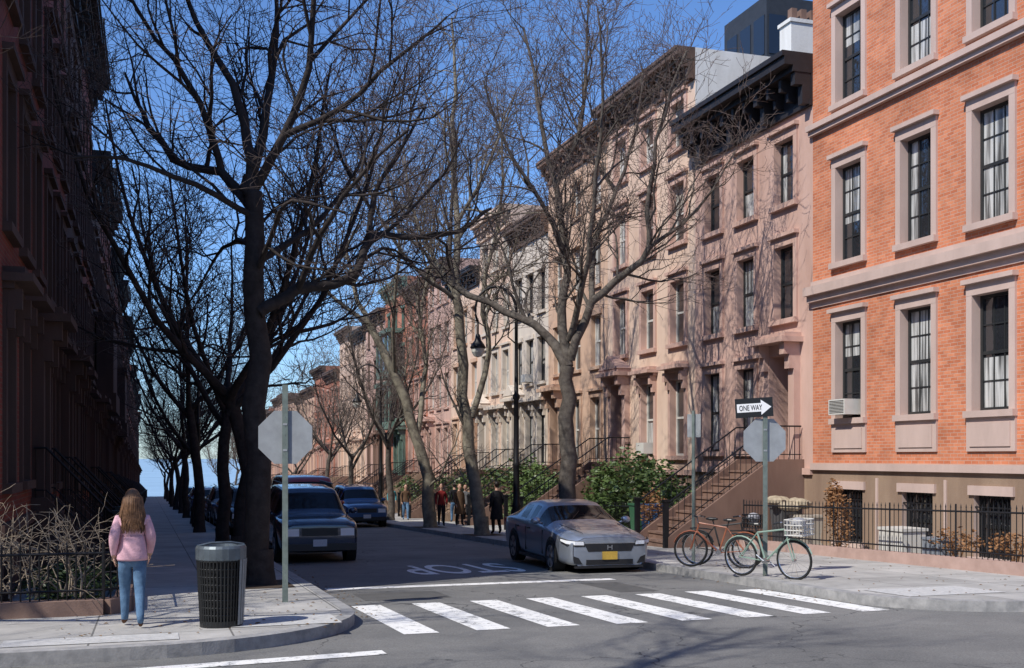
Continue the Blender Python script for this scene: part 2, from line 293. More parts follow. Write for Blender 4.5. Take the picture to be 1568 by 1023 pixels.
def window(h,s0,s1,zb,zt,R,panes=(1,1),surround='band',deep=.2,bars=False):
    D=deep+.06
    h.quad('reveals',(s0,0,zb),(s0,-D,zb),(s0,-D,zt),(s0,0,zt)); h.quad('reveals',(s1,0,zb),(s1,-D,zb),(s1,-D,zt),(s1,0,zt))
    h.quad('reveals',(s0,0,zt),(s1,0,zt),(s1,-D,zt),(s0,-D,zt)); h.quad('reveals',(s0,0,zb),(s1,0,zb),(s1,-D,zb),(s0,-D,zb))
    f=.07; g=-deep
    for a,bb in ((s0,s0+f),(s1-f,s1)): h.box('sashes',a,bb,g-.04,g+.03,zb,zt)
    for a,bb in ((zb,zb+f),(zt-f,zt)): h.box('sashes',s0+f,s1-f,g-.04,g+.03,a,bb)
    zm=(zb+zt)/2
    h.box('sashes',s0+f,s1-f,g-.035,g+.02,zm-.035,zm+.035)
    nx,nz=panes; t=.014
    for i in range(1,nx):
        a=s0+f+(s1-s0-2*f)*i/nx; h.box('sashes',a-t,a+t,g-.025,g+.012,zb+f,zm-.035); h.box('sashes',a-t,a+t,g-.025,g+.012,zm+.035,zt-f)
    for lo,hi in ((zb+f,zm-.035),(zm+.035,zt-f)):
        for i in range(1,nz):
            a=lo+(hi-lo)*i/nz; h.box('sashes',s0+f,s1-f,g-.022,g+.010,a-t,a+t)
    h.quad('glass',(s0+f,g-.014,zb+f),(s1-f,g-.014,zb+f),(s1-f,g-.014,zt-f),(s0+f,g-.014,zt-f))
    r=R.random()*(1-h.cur)
    c=g-.008; a0,a1,z0,z1=s0+f,s1-f,zb+f,zt-f
    def cq(n,x0,x1,y0,y1): h.quad(n,(x0,c,y0),(x1,c,y0),(x1,c,y1),(x0,c,y1))
    if zt-zb>1.3 and (not h.far or h.side>0):
        if r<.2: cq('shades',a0,a1,z0+(z1-z0)*R.choice([.4,.55,.65]),z1)
        elif r<.42:
            w=(a1-a0)*R.uniform(.2,.38); cq('curtains',a0,a0+w,z0,z1); cq('curtains',a1-w,a1,z0,z1)
        elif r<.6: cq('curtains',a0,a1,z0,zm-.1)
        elif r<.68: cq('curtains',a0,a1,z0,z1)
    if bars:
        n=int((s1-s0)/.12)
        for i in range(1,n): a=s0+(s1-s0)*i/n; h.box('bars',a-.012,a+.012,-.06,-.035,zb,zt)
        for z in (zb+.3,zt-.25): h.box('bars',s0,s1,-.065,-.03,z-.014,z+.014)
    if surround=='none':
        h.box('trim',s0-.08,s1+.08,0,.07,zb-.12,zb-.001); return
    if surround=='plain':
        h.box('trim',s0-.1,s1+.1,0,.10,zb-.13,zb-.001); h.box('trim',s0-.12,s1+.12,0,.06,zt+.001,zt+.2); return
    w=.17
    h.box('trim',s0-w,s0-.001,0,.055,zb,zt); h.box('trim',s1+.001,s1+w,0,.055,zb,zt)
    h.box('trim',s0-w,s1+w,0,.058,zt+.001,zt+.24)
    h.box('trim',s0-w-.05,s1+w+.05,0,.16,zt+.24,zt+.34)
    h.box('trim',s0-w-.02,s1+w+.02,0,.13,zb-.14,zb-.001)
    if surround=='hood':
        for a in (s0-w,s1+.02):
            h.box('trim',a,a+.15,.06,.26,zt-.05,zt+.238); h.box('trim',a,a+.15,.06,.16,zt-.32,zt-.05)
        h.box('trim',s0-w-.12,s1+w+.12,0,.42,zt+.341,zt+.46)
        h.box('trim',s0-w-.02,s1+w+.02,0,.3,zt+.46,zt+.56)
    if surround=='panel':
        h.box('trim',s0-w,s1+w,0,.05,zb-.85,zb-.141); h.box('trim',s0-w+.12,s1+w-.12,.05,.075,zb-.75,zb-.25)
def doorway(h,s0,s1,zb,zt,style='hood'):
    D=.75
    h.quad('reveals',(s0,0,zb),(s0,-D,zb),(s0,-D,zt),(s0,0,zt)); h.quad('reveals',(s1,0,zb),(s1,-D,zb),(s1,-D,zt),(s1,0,zt))
    h.quad('reveals',(s0,0,zt),(s1,0,zt),(s1,-D,zt),(s0,-D,zt)); h.quad('reveals',(s0,0,zb),(s1,0,zb),(s1,-D,zb),(s0,-D,zb))
    zt2=zt-.65; mid=(s0+s1)/2
    h.box('door',s0,s1,-D,-D+.06,zb,zt2); h.box('door',s0,s1,-D,-D+.12,zt2,zt2+.08)
    for a,bb in ((s0+.08,mid-.04),(mid+.04,s1-.08)):
        h.box('door',a,bb,-D+.06,-D+.085,zb+.15,zb+.8); h.quad('glass',(a+.04,-D+.064,zb+.95),(bb-.04,-D+.064,zb+.95),(bb-.04,-D+.064,zt2-.15),(a+.04,-D+.064,zt2-.15))
    h.box('door',mid-.02,mid+.02,-D+.06,-D+.1,zb,zt2)
    h.quad('rooms',(s0,-D,zt2),(s1,-D,zt2),(s1,-D,zt),(s0,-D,zt)); h.quad('glass',(s0,-D+.05,zt2+.08),(s1,-D+.05,zt2+.08),(s1,-D+.05,zt),(s0,-D+.05,zt))
    w=.28
    h.box('trim',s0-w,s0-.001,0,.2,zb,zt); h.box('trim',s1+.001,s1+w,0,.2,zb,zt); h.box('trim',s0-w,s1+w,0,.19,zt+.001,zt+.3)
    for a in (s0-w,s1+.03): h.box('trim',a,a+.24,.19,.5,zt-.02,zt+.3); h.box('trim',a,a+.24,.201,.34,zt-.4,zt-.02)
    h.box('trim',s0-w-.15,s1+w+.15,0,.66,zt+.3,zt+.44); h.box('trim',s0-w-.06,s1+w+.06,0,.52,zt+.44,zt+.56)
    if style=='ped':
        x0,x1=s0-w-.1,s1+w+.1; z=zt+.56
        P=h.P; h.mb('trim').add([P(x0,0,z),P(x1,0,z),P(mid,0,z+.5),P(x0,.55,z),P(x1,.55,z),P(mid,.55,z+.5)],[(0,1,2),(3,4,5),(0,2,5,3),(1,2,5,4),(0,1,4,3)])
def stoop(h,sc,zp,Yd,run=.27,landing=.9,w=.95,rise=.185,maxo=99):
    zs=gz(Yd)+.15; n=max(3,int(round((zp-zs)/rise))); rise=(zp-zs)/n
    wi=w-.05
    h.box('stoop',sc-wi,sc+wi,0.002,landing,zs-.2,zp-.003)
    if landing+n*run>maxo: run=(maxo-landing)/n
    for i in range(1,n):
        zt=zp-i*rise; o0=landing+(i-1)*run; h.box('stoop',sc-wi,sc+wi,o0+.001,o0+run,zs-.2,zt); h.box('stoop',sc-wi+.02,sc+wi-.02,o0+run,o0+run+.03,zt-.05,zt+.002)
    oe=landing+(n-1)*run; P=h.P
    for e in (-w,w-.16):
        a=sc+e; bq=a+.16
        z0=zp+.12; z1=zs+.3
        h.mb('stoop').add([P(a,landing,zs-.15),P(bq,landing,zs-.15),P(bq,landing,z0),P(a,landing,z0),P(a,oe,zs-.15),P(bq,oe,zs-.15),P(bq,oe,z1),P(a,oe,z1)],[(0,1,2,3),(4,5,6,7),(0,3,7,4),(1,2,6,5),(3,2,6,7)])
        h.box('stoop',a-.002,bq+.002,0.003,landing-.001,zs-.15,z0+.002)
        m=a+.08
        h.tube('railings',[(m,.05,zp+1.0),(m,landing,zp+1.0),(m,oe,zs+1.15)],.024)
        h.tube('railings',[(m,.05,zp+.25),(m,landing,zp+.25),(m,oe,zs+.42)],.014)
        k=int(oe/.16)
        for i in range(k+1):
            o=.08+i*(oe-.08)/k
            zr=zp if o<landing else zp+(zs+.16-zp)*(o-landing)/(oe-landing)
            h.tube('railings',[(m,o,zr+.1),(m,o,zr+1.0)],.010,4)
        h.box('railings',m-.06,m+.06,oe-.02,oe+.10,zs-.02,zs+1.2); h.box('railings',m-.08,m+.08,oe-.04,oe+.12,zs+1.2,zs+1.26)
def cornice(h,W,z0,z1,proj=.65,mp='cornice',brk=.62):
    H=z1-z0
    h.box(mp,0.0,W,0,.10,z0,z0+H*.12); h.box(mp,.002,W-.002,0,.05,z0+H*.12,z0+H*.62)
    h.box(mp,0,W,0,proj*.7,z0+H*.62,z0+H*.74); h.box(mp,0,W,0,proj,z0+H*.74,z0+H*.9); h.box(mp,0,W,0,proj*1.08,z0+H*.9,z1)
    n=max(3,int(W/brk))
    for i in range(n+1):
        a=.12+(W-.24)*i/n; big=(i%3==0)
        bw=.1 if big else .06
        h.box(mp,max(0.003,a-bw),min(W-.003,a+bw),.05,proj*.62,z0+H*.38,z0+H*.619); h.box(mp,max(0.004,a-bw),min(W-.004,a+bw),.05,proj*.36,z0+H*(.02 if big else .2),z0+H*.38)
def build(name,side,Xf,Y0,Y1,zp,rows,cols,door=None,wall='brown_a',trim='brown_a',base='base_b',sidem='brick_r2',sash='sash_d',corn='black_c',ctop=10.6,ch=1.2,hw=.5,sur=None,panes=(1,1),dstyle='hood',seed=0,depth=12,doorh=2.95,stp=True,proj=.65,maxo=99,cornice_on=True,stoopm='brown_d',shade='shade',landing=.9,cur=0,far=False):
    h=House(name,side,Xf,Y0); W=Y1-Y0; R=random.Random(seed+int(Y0*13)); g0=gz(Y1)-.4; zt=zp+ctop; h.cur=cur; h.far=far
    sur=sur or ['plain']*len(rows)
    zs=zp-.28
    def strip(s0,s1,z0,z1):
        if z1<=z0+1e-4 or s1<=s0+1e-4: return
        if z0<zs<z1: strip(s0,s1,z0,zs); strip(s0,s1,zs,z1); return
        h.quad('walls' if z0>=zs-1e-4 else 'basement',(s0,0,z0),(s1,0,z0),(s1,0,z1),(s0,0,z1))
    edges=[0]
    for i,c in enumerate(cols):
        s0,s1=c-hw,c+hw; strip(edges[-1],s0,g0,zt); edges.append(s1)
        ops=[]
        for k,(a,bq) in enumerate(rows):
            if door is not None and i==door and k==1: ops.append((zp,zp+doorh,'door'))
            elif door is not None and i==door and k==0: continue
            else: ops.append((zp+a,zp+bq,k))
        zc=g0
        for a,bq,k in ops:
            strip(s0,s1,zc,a); zc=bq
            if k=='door': doorway(h,s0,s1,a,bq,dstyle)
            else: window(h,s0,s1,a,bq,R,panes if k>0 else (1,1),sur[k],bars=(k==0 and side>0 and Y0<60))
        strip(s0,s1,zc,zt)
    strip(edges[-1],W,g0,zt)
    if door is None: h.box('trim',0.002,W-.002,0,.09,zs-.001,zs+.17)
    else:
        for a,bq in ((0.002,cols[door]-.97),(cols[door]+.97,W-.002)):
            if bq>a: h.box('trim',a,bq,0,.09,zs-.001,zs+.17)
    h.quad('side_walls',(0,0,g0),(0,-depth,g0),(0,-depth,zt),(0,0,zt)); h.quad('side_walls',(W,0,g0),(W,-depth,g0),(W,-depth,zt),(W,0,zt)); h.quad('side_walls',(0,-depth,g0),(W,-depth,g0),(W,-depth,zt),(0,-depth,zt))
    h.quad('roof',(0,0,zt-.02),(W,0,zt-.02),(W,-depth,zt-.02),(0,-depth,zt-.02))
    if cornice_on: cornice(h,W,zt-ch,zt,proj)
    if door is not None and stp: stoop(h,cols[door],zp,Y0+cols[door],maxo=maxo,landing=landing)
    if name!='brownstone_house':
        cx=R.uniform(3,8); h.box('chimney',W-.75,W-.05,-cx-1.2,-cx,zt-.1,zt+1.0)
        for i in range(3): h.box('chimney',W-.6,W-.3,-cx-.3-.36*i,-cx-.1-.36*i,zt+1.0,zt+1.35)
    mats={'walls':M[wall],'basement':M[base],'reveals':M[trim],'trim':M[trim],'sashes':M[sash],'glass':M['glass_s' if far else 'glass'],'rooms':M['dark'],'curtains':M['curtain'],'shades':M[shade],'bars':M['iron'],'door':M['door'],'side_walls':M[sidem],'roof':M['roof'],'cornice':M[corn],'stoop':M[stoopm],'railings':M['iron'],'chimney':M[sidem],'ac_unit':M['sash_w'],'bands':M[trim],'bay':M['green_c'],'chimney_pots':M['brown_d']}
    h.mats=mats; return h
XR=16.5
zc=1.75
h=build('corner_brick_building',1,XR,14.6,25.2,zc,[(-2.05,-.75),(1.02,3.45),(4.95,7.35),(8.95,11.2),(12.4,14.4)],[1.75,4.1,6.45,9.0],wall='brick_o',trim='trim_pink',base='base_b',sidem='brick_o',sash='sash_d',ctop=16.5,corn='brown_k',hw=.53,sur=['plain','panel','band','band','band'],panes=(3,2),seed=3,depth=14,shade='curtain',cur=.3)  # extra curtains added to stand in for bright window reflections
Wc=10.6
for z,t,p in ((zc+4.08,.16,.16),(zc+4.24,.22,.28),(zc+8.42,.12,.12),(zc+8.54,.14,.2)): h.box('bands',-.05,Wc+.05,-.0,p,z,z+t)
h.box('bands',.003,Wc-.003,0,.045,zc+3.93,zc+4.08); h.box('bands',-.003,Wc+.003,0,.07,zc+4.46,zc+4.62)
h.box('ac_unit',9.0-.34,9.0+.34,-.15,.38,zc+1.1,zc+1.48)
for i in range(9): h.box('bars',9.0-.3,9.0+.3,.381,.385,zc+1.14+i*.036,zc+1.155+i*.036)
for y0 in (0.05,2.55,4.95,7.35): h.box('bands',y0+.5,y0+.58,0,.03,zc-2.2,zc-.45)
h.done(h.mats)
zpA=1.62
h=build('brownstone_house',1,XR,25.2,31.8,zpA,[(-1.9,-.75),(.35,2.75),(3.95,5.95),(7.1,8.85)],[1.35,3.4,5.4],door=0,wall='brown_a',trim='brown_a',ctop=10.75,ch=1.35,sur=['plain','band','band','band'],corn='black_c',seed=4,hw=.48,sidem='brick_r2',proj=.85,shade='amber',landing=1.0)
h.done(h.mats)
zpB=1.5
h=build('brownstone_house',1,XR,31.8,38.9,zpB,[(-1.9,-.75),(.35,2.85),(4.05,6.1),(7.35,9.3),(10.45,11.95)],[1.2,3.5,5.85],door=2,wall='brown_b',trim='brown_a',ctop=13.35,ch=1.0,sur=['plain','hood','band','band','band'],corn='brown_k',seed=14,hw=.5,sidem='white_w',dstyle='ped',sash='sash_w')
h.box('ac_unit',3.5-.32,3.5+.32,-.15,.33,zpB+.42,zpB+.8)
h.box('chimney',.0,.7,-4.7,-3.5,13.35+zpB-.1,16.1); h.box('chimney',-.04,.74,-4.76,-3.44,16.1,16.22)
for i in range(3): h.box('chimney_pots',.2,.45,-3.85-.36*i,-3.65-.36*i,16.22,16.65)
h.done(h.mats)
specs=[ (38.9,45.5,'brown_c','brown_c',13.2,'brown_d','brick_r2'),
 (45.5,50.5,'white_s','white_s',11.4,'brown_k','brick_r2'),
 (50.5,56.1,'brown_b','white_s',12.9,'brown_b','brown_b'),
 (56.1,62,'brown_b','brown_c',11.0,'black_c','brick_r2'),
 (62,67.6,'brown_a','brown_a',12.6,'brown_k','brown_a'),
 (67.6,73.4,'brick_r2','brown_a',12.4,'brown_k','brick_r2'),
 (73.4,80.8,'brick_r2','green_c',13.6,'green_c','brick_r2'),
 (80.8,88.6,'brown_a','brown_d',12.6,'brown_k','brick_r2'),
 (88.6,95,'brown_b','brown_b',12.2,'black_c','brick_r2'),
 (95,101.6,'brown_b','brown_b',13.2,'brown_k','brown_b'),
 (101.6,110,'brick_r2','brown_a',10.2,'brown_k','brick_r2')]
y=110
while y<205: specs.append((y,y+8,RND.choice(['brick_r2','brown_c','brown_a','brown_c']),'brown_a',RND.uniform(9.8,12.5),'brown_k','brick_r2')); y+=8
for i,(a,bq,wl,tr,ct,cm,sd) in enumerate(specs):
    W=bq-a; zp=1.62-SL*(a-28)
    rows=[(-1.9,-.75),(.35,2.8),(4.0,6.0),(7.15,9.0)]
    sur=['plain',RND.choice(['hood','band']),RND.choice(['band','plain']),'plain']
    if ct>12: rows.append((10.2,11.6)); sur.append('plain')
    elif ct<10.3: rows=rows[:3]+[(7.0,8.5)]
    cols=[W*.18,W*.5,W*.82]
    h=build('row_house',1,XR,a,bq,zp,rows,cols,door=RND.choice([0,2]),wall=wl,trim=tr,ctop=ct,ch=.95,corn=cm,sidem=sd,seed=i,hw=.48,sur=sur,sash=RND.choice(['sash_w','sash_d']),dstyle=RND.choice(['hood','ped']),proj=.55,stoopm=RND.choice(['brown_d','base_b']),far=a>60)
    if i==1: h.box('ac_unit',W*.5-.3,W*.5+.3,-.15,.33,zp+4.05,zp+4.4)
    if i==3: h.box('ac_unit',W*.18-.3,W*.18+.3,-.15,.33,zp+.4,zp+.78)
    if i==6:
        for z0 in (3.3,6.9):
            h.box('bay',W*.2,W*.8,0,1.0,zp+z0,zp+z0+.5); h.box('bay',W*.17,W*.83,0,1.12,zp+z0+3.0,zp+z0+3.3)
            for t in (.2,.38,.6,.78): h.box('bay',W*t-.01,W*t+.16,.8,.98,zp+z0+.5,zp+z0+3.0)
            h.quad('glass',(W*.21,.9,zp+z0+.5),(W*.79,.9,zp+z0+.5),(W*.79,.9,zp+z0+3),(W*.21,.9,zp+z0+3))
            h.quad('glass',(W*.2+.05,.05,zp+z0+.5),(W*.2+.05,.9,zp+z0+.5),(W*.2+.05,.9,zp+z0+3),(W*.2+.05,.05,zp+z0+3))
    h.done(h.mats)
XL=-2.0
y=16.75; i=0
lh=[13.4,13.4,13.2,13.9,11.6,12.9,13.6,12.2,13.2,12.8,13.6,12.4]
while y<208:
    W=[6.6,6.4,6.8,6.2,7.0][i%5]; zp=gz(y)+.15+1.25
    ct=lh[i%12]+1.0
    rows=[(-1.1,-.35),(.45,3.0),(4.2,6.4),(7.6,9.6),(10.7,12.3 if ct>13.4 else 12.0)]
    if ct<13: rows=rows[:4]
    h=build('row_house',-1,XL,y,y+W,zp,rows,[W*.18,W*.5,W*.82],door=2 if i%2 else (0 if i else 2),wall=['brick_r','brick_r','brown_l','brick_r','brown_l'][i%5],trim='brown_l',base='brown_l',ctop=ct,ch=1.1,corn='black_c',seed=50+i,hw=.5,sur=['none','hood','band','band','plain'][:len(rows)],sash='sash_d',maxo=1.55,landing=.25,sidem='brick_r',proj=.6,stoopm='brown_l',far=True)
    if i in (4,7): 
        h.box('bay',W*.15,W*.85,0,.8,zp+3.2,zp+3.9)
        h.box('bay',W*.15,W*.85,0,.8,zp+6.6,zp+6.9); h.box('bay',W*.16,W*.84,.1,.7,zp+3.9,zp+6.6)
        h.mats['bay']=M['brown_l']
    h.done(h.mats); y+=W; i+=1
t=empty('office_tower',(0,0,0)); b=MB(); b.box(34.2,38.5,57,62,-3,28.8); o=b.obj('walls',mat('dark_tower_panel',(.04,.043,.05),.5)); o.parent=t
g=MB()
for k in range(9):
    for j in range(3): y0=57.2+j*1.6; z0=1+k*3.05; g.box(34.16,34.195,y0,y0+1.2,z0,z0+2.3)
    for j in range(3): x0=34.35+j*1.4; z0=1+k*3.05; g.box(x0,x0+1.1,56.96,56.995,z0,z0+2.3)
o=g.obj('windows',plain('tower_glass',(.02,.03,.05),.15,spec=.35)); o.parent=t
def block(name,x0,x1,y0,y1,H,wm):
    e=empty(name,(0,0,0)); b=MB(); zb=gz((y0+y1)/2); b.box(x0,x1,y0,y1,zb-1.5,zb+H); b.box(x0-.4,x1+.4,y0-.4,y1+.4,zb+H,zb+H+.5); o=b.obj('walls',M[wm]); o.parent=e
    g=MB()
    for k in range(int(H//3.4)):
        z=zb+1.8+k*3.4; n=int((x1-x0)/2.4)
        for j in range(n):
            xx=x0+(x1-x0)*(j+.5)/n; g.box(xx-.5,xx+.5,y0-.03,y0-.005,z,z+2.1); g.box(xx-.5,xx+.5,y1+.005,y1+.03,z,z+2.1)
    o=g.obj('windows',M['glass_s']); o.parent=e
block('unseen_sky_blocker',-50,-14.2,17.2,29,13.5,'brick_r'); block('unseen_sky_blocker',-48,-1.6,-18,-4.5,13,'brick_r2'); block('unseen_sky_blocker',15,50,-18,-4.5,13,'brown_c'); block('unseen_sky_blocker',31,60,15.5,27,13,'brick_r2')  # unseen blocks added to hold back sky light and fill window reflections

# ------------------------------------------------------------------ fences
def fence(b,p0,p1,h=.95,sp=.14,base=.15,r=.011,fin=True):
    L=math.hypot(p1[0]-p0[0],p1[1]-p0[1]); n=max(2,int(L/sp))
    P=lambda t,z:(p0[0]+(p1[0]-p0[0])*t,p0[1]+(p1[1]-p0[1])*t,gz(p0[1]+(p1[1]-p0[1])*t)+base+z)
    for i in range(n+1):
        t=i/n; post=(i%14==0)
        b.tube([P(t,0),P(t,h+(.12 if post else .05))],r*(2 if post else 1),4)
        if fin and not post: b.tube([P(t,h+.05),P(t,h+.13)],[r*1.6,.001],4)
    b.tube([P(0,h-.02),P(1,h-.02)],.018,4); b.tube([P(0,.12),P(1,.12)],.016,4)
def lowwall(b,p0,p1,w=.25,h=.22,cap=True):
    d=Vector((p1[0]-p0[0],p1[1]-p0[1])).normalized(); nx,ny=-d.y*w/2,d.x*w/2
    vs=[]
    for p in (p0,p1):
        for s in (-1,1):
            for z in (-.05,h): vs.append((p[0]+s*nx,p[1]+s*ny,gz(p[1])+.15+z))
    b.add(vs,[(0,1,3,2),(4,5,7,6),(0,1,5,4),(2,3,7,6),(1,3,7,5)])
XF=14.4
pinkw=mat('pink_kerbstone',(.48,.33,.28),.85,c2=(.36,.24,.2),scale=3)
w=MB(); lowwall(w,(XF,15.3),(XF,25.1)); lowwall(w,(XF,15.3),(22,15.3)); w.obj('low_stone_wall',pinkw)
f=MB(); fence(f,(XF,15.3),(XF,25.1),base=.37,h=.88); fence(f,(XF,15.3),(20,15.3),base=.37,h=.88); f.obj('iron_fence',M['iron'])
f=MB(); w=MB()
for a,bq in ((27.7,36.6),(38.8,44),(45.5,52),(54,60)): fence(f,(XF,a),(XF,bq),base=.2,h=.9,sp=.16); lowwall(w,(XF,a),(XF,bq),h=.08)
f.obj('iron_fence',M['iron']); w.obj('low_stone_wall',M['brown_d'])
f=MB(); w=MB()
XLf=-.33
lowwall(w,(-5,15.42),(XLf-.25,15.42),h=.2); lowwall(w,(XLf,15.7),(XLf,60),h=.2); lowwall(w,(XLf-.25,15.42),(XLf,15.7),h=.2)
fence(f,(-5,15.42),(XLf-.25,15.42),base=.35,h=.62,sp=.11); fence(f,(XLf-.25,15.42),(XLf,15.7),base=.35,h=.62,sp=.1); fence(f,(XLf,15.7),(XLf,21),base=.35,h=.62,sp=.11); fence(f,(XLf,21),(XLf,60),base=.35,h=.9,sp=.2)
f.obj('iron_fence',M['iron']); w.obj('low_stone_wall',mat('brown_kerbstone',(.26,.17,.135),.85,scale=3))

# ------------------------------------------------------------------ trees
def rvec(R): return Vector((R.gauss(0,1),R.gauss(0,1),R.gauss(0,1)))
class Tree:
    DENS=[1.9,2.4,2.8,3.3]; CL=[2.5,1.6,.95,.5]
    def __init__(s,seed,rmin=.0055,maxlev=4,up=.085): s.b=MB(); s.R=random.Random(seed); s.rmin=rmin; s.mx=maxlev; s.up=up
    def grow(s,p,d,L,r,lev):
        R=s.R; n=6 if lev<=1 else (4 if lev==2 else 3)
        pts=[p.copy()]; rads=[r]; q=p.copy(); dd=d.normalized(); g=.2 if lev<2 else .22
        for i in range(n):
            dd=(dd+rvec(R)*g+Vector((0,0,s.up))).normalized(); q=q+dd*(L/n); pts.append(q); rads.append(max(r*(1-.75*(i+1)/n),s.rmin*.7))
        s.b.tube(pts,rads,6 if r>.05 else (4 if r>.02 else 3),m=1 if lev>=3 else 0,caps=False)
        if lev<s.mx: s.spawn(pts,rads,L,lev)
    def spawn(s,pts,rads,L,lev,t0=.15,mul=1.0):
        R=s.R; n=int(L*s.DENS[min(lev,3)]*mul+R.random()); k=len(pts)-1
        for j in range(n):
            t=t0+(1-t0)*(j+R.random())/max(n,1); x=min(t*k,k-.001); i=int(x); fr=x-i
            p=pts[i].lerp(pts[i+1],fr); ra=rads[i]*(1-fr)+rads[i+1]*fr; tg=(pts[i+1]-pts[i]).normalized()
            sd=rvec(R); sd-=tg*sd.dot(tg)
            if lev<=1: sd.z+=.3*sd.length
            sd.normalize(); an=math.radians(R.uniform(28,68)); d=tg*math.cos(an)+sd*math.sin(an)
            if d.z<-.35: d.z*=.3
            Lc=s.CL[min(lev,3)]*R.uniform(.55,1.35)*(1.1-.5*t)
            rc=max(min(ra*.7,Lc*(.017 if lev==0 else .014)+.002),s.rmin)
            s.grow(p,d,Lc,rc,lev+1)
    def limb(s,pts,r0,r1,mul=1.0,t0=.15,n=None):
        P=[Vector(p) for p in pts]; out=[]
        for i in range(len(P)-1):
            a=P[max(i-1,0)];b_=P[i];c=P[i+1];d=P[min(i+2,len(P)-1)]
            for k in range(3):
                t=k/3; out.append(.5*((2*b_)+(c-a)*t+(2*a-5*b_+4*c-d)*t*t+(3*b_-a-3*c+d)*t**3))
        out.append(P[-1]); out=[o+rvec(s.R)*min(.05,r0*.25) if 0<i<len(out)-1 else o for i,o in enumerate(out)]
        k=len(out)-1; rads=[r0+(r1-r0)*(i/k) for i in range(k+1)]
        s.b.tube(out,rads,10 if r0>.1 else 7,caps=False)
        L=sum((out[i+1]-out[i]).length for i in range(k))
        if mul>0: s.spawn(out,rads,L,0,t0=t0,mul=mul)
        return out
    def flare(s,base,r):
        s.b.lathe([(r*1.45,-.15),(r*1.2,.05),(r*1.05,.25),(r*.97,.6)],base,10)
    def obj(s,name,m,loc=None,rz=None): return s.b.obj(name,m,smooth=True,loc=loc,rz=rz)
def traced(seed,base,px0,py0,sc,limbs,m,name='bare_tree',rmin=.0055,maxlev=4,rtr=.24):
    T=Tree(seed,rmin,maxlev); X0,Y0=base; z0=gz(Y0)+.15
    def c(p):
        u=(p[0]-px0)/sc; w=p[2] if len(p)>2 else 0; return Vector((u*CT+w*ST,-u*ST+w*CT,(py0-p[1])/sc))
    for pts,r0,r1,mul in limbs: T.limb([c(p) for p in pts],r0,r1,mul)
    T.flare((0,0,0),rtr)
    return T.obj(name,m,loc=(X0,Y0,z0))
traced(11,(1.76,19.1),398,895,91,[
 ([(398,900),(395,700),(392,480),(388,330),(384,270)],.225,.13,0),
 ([(396,478),(450,440,.3),(530,415,.6),(556,352,.8),(620,345,1),(700,330,1.3),(750,290,1.4)],.115,.025,1.0),
 ([(556,352,.8),(560,280,1.0),(600,200,1.2),(640,120,1.5)],.06,.02,.9),
 ([(450,440,.3),(500,370,-.6),(560,300,-1.2),(640,240,-1.6)],.06,.02,.9),
 ([(386,320),(330,255,.4),(240,220,.9),(180,140,1.2),(140,60,1.6)],.10,.02,.9),
 ([(330,255,.4),(300,150,.2),(240,60,0),(180,-40,-.3)],.07,.02,.9),
 ([(388,330),(320,300,-.8),(240,280,-1.5),(180,290,-2.0)],.06,.015,.9),
 ([(384,270),(372,180,.1),(330,90,.3),(270,-20,.5),(230,-120,.5)],.10,.02,.9),
 ([(384,270),(400,150,.5),(405,20,.9),(395,-120,1.1)],.10,.02,.9),
 ([(388,290),(440,215,-.3),(480,120,-.5),(500,-20,-.8),(520,-120,-1)],.09,.02,.9),
 ([(440,215,-.3),(530,180,-.6),(620,110,-.8),(690,60,-1)],.06,.015,.9),
 ([(392,400),(450,330,1.2),(500,240,2.2),(540,120,3)],.07,.015,.8),
 ([(390,380),(330,340,1.5),(270,350,2.5),(220,400,3.2)],.06,.015,.8),
 ([(392,420),(440,360,-1),(480,345,-1.8),(560,370,-2.3)],.05,.015,.8),
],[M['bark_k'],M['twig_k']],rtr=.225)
traced(21,(10.75,28.0),870,835,56.9,[
 ([(870,840),(868,700),(866,640),(868,560)],.25,.19,0),
 ([(868,565),(835,510,.3),(770,470,.6),(690,428,1.0),(645,375,1.2),(600,330,1.4)],.15,.03,1.0),
 ([(690,428,1.0),(685,350,.8),(690,260,.6),(680,150,.4)],.07,.02,1.0),
 ([(868,560),(860,470,.2),(866,390,.4),(850,280,.5),(822,140,.7),(800,20,.9)],.15,.03,1.0),
 ([(866,390,.4),(830,320,-.4),(780,250,-1),(740,150,-1.5)],.08,.02,1.0),
 ([(850,280,.5),(890,180,.7),(900,60,.9),(905,-40,1)],.07,.02,1.0),
 ([(872,550),(905,465,-.2),(950,425,-.4),(988,385,-.6),(985,300,-.8),(1010,190,-1),(1040,100,-1.2)],.13,.025,1.0),
 ([(905,465,-.2),(910,370,.4),(945,280,.7),(980,180,1),(990,80,1.2)],.09,.02,1.0),
 ([(945,280,.7),(900,200,1.4),(860,90,1.8)],.06,.02,1.0),
 ([(988,385,-.6),(1060,330,-.9),(1110,250,-1.3)],.06,.015,1.0),
 ([(870,520),(890,440,-1.0),(900,340,-1.8),(910,200,-2.5),(900,80,-3)],.10,.02,1.1),
],[M['bark'],M['twig']],rmin=.007,rtr=.25)
traced(31,(10.4,35.1),738,820,46.4,[
 ([(738,822),(718,690),(706,560),(697,450)],.23,.14,0.3),
 ([(697,450),(700,340,.3),(692,220,.4),(696,100,.5),(690,20,.5)],.13,.03,1.1),
 ([(697,450),(650,370,.8),(620,280,1.4),(610,180,1.8)],.09,.02,1.0),
 ([(722,640),(748,540,.3),(738,450,.3),(760,350,.5),(770,250,.5),(760,140,.5)],.11,.02,1.1),
 ([(700,340,.3),(750,260,-.8),(790,160,-1.2)],.07,.02,1.0),
 ([(697,460),(640,420,-1),(590,350,-1.6),(560,260,-2)],.08,.02,1.0),
],[M['bark_p'],M['twig']],rmin=.008,rtr=.23)
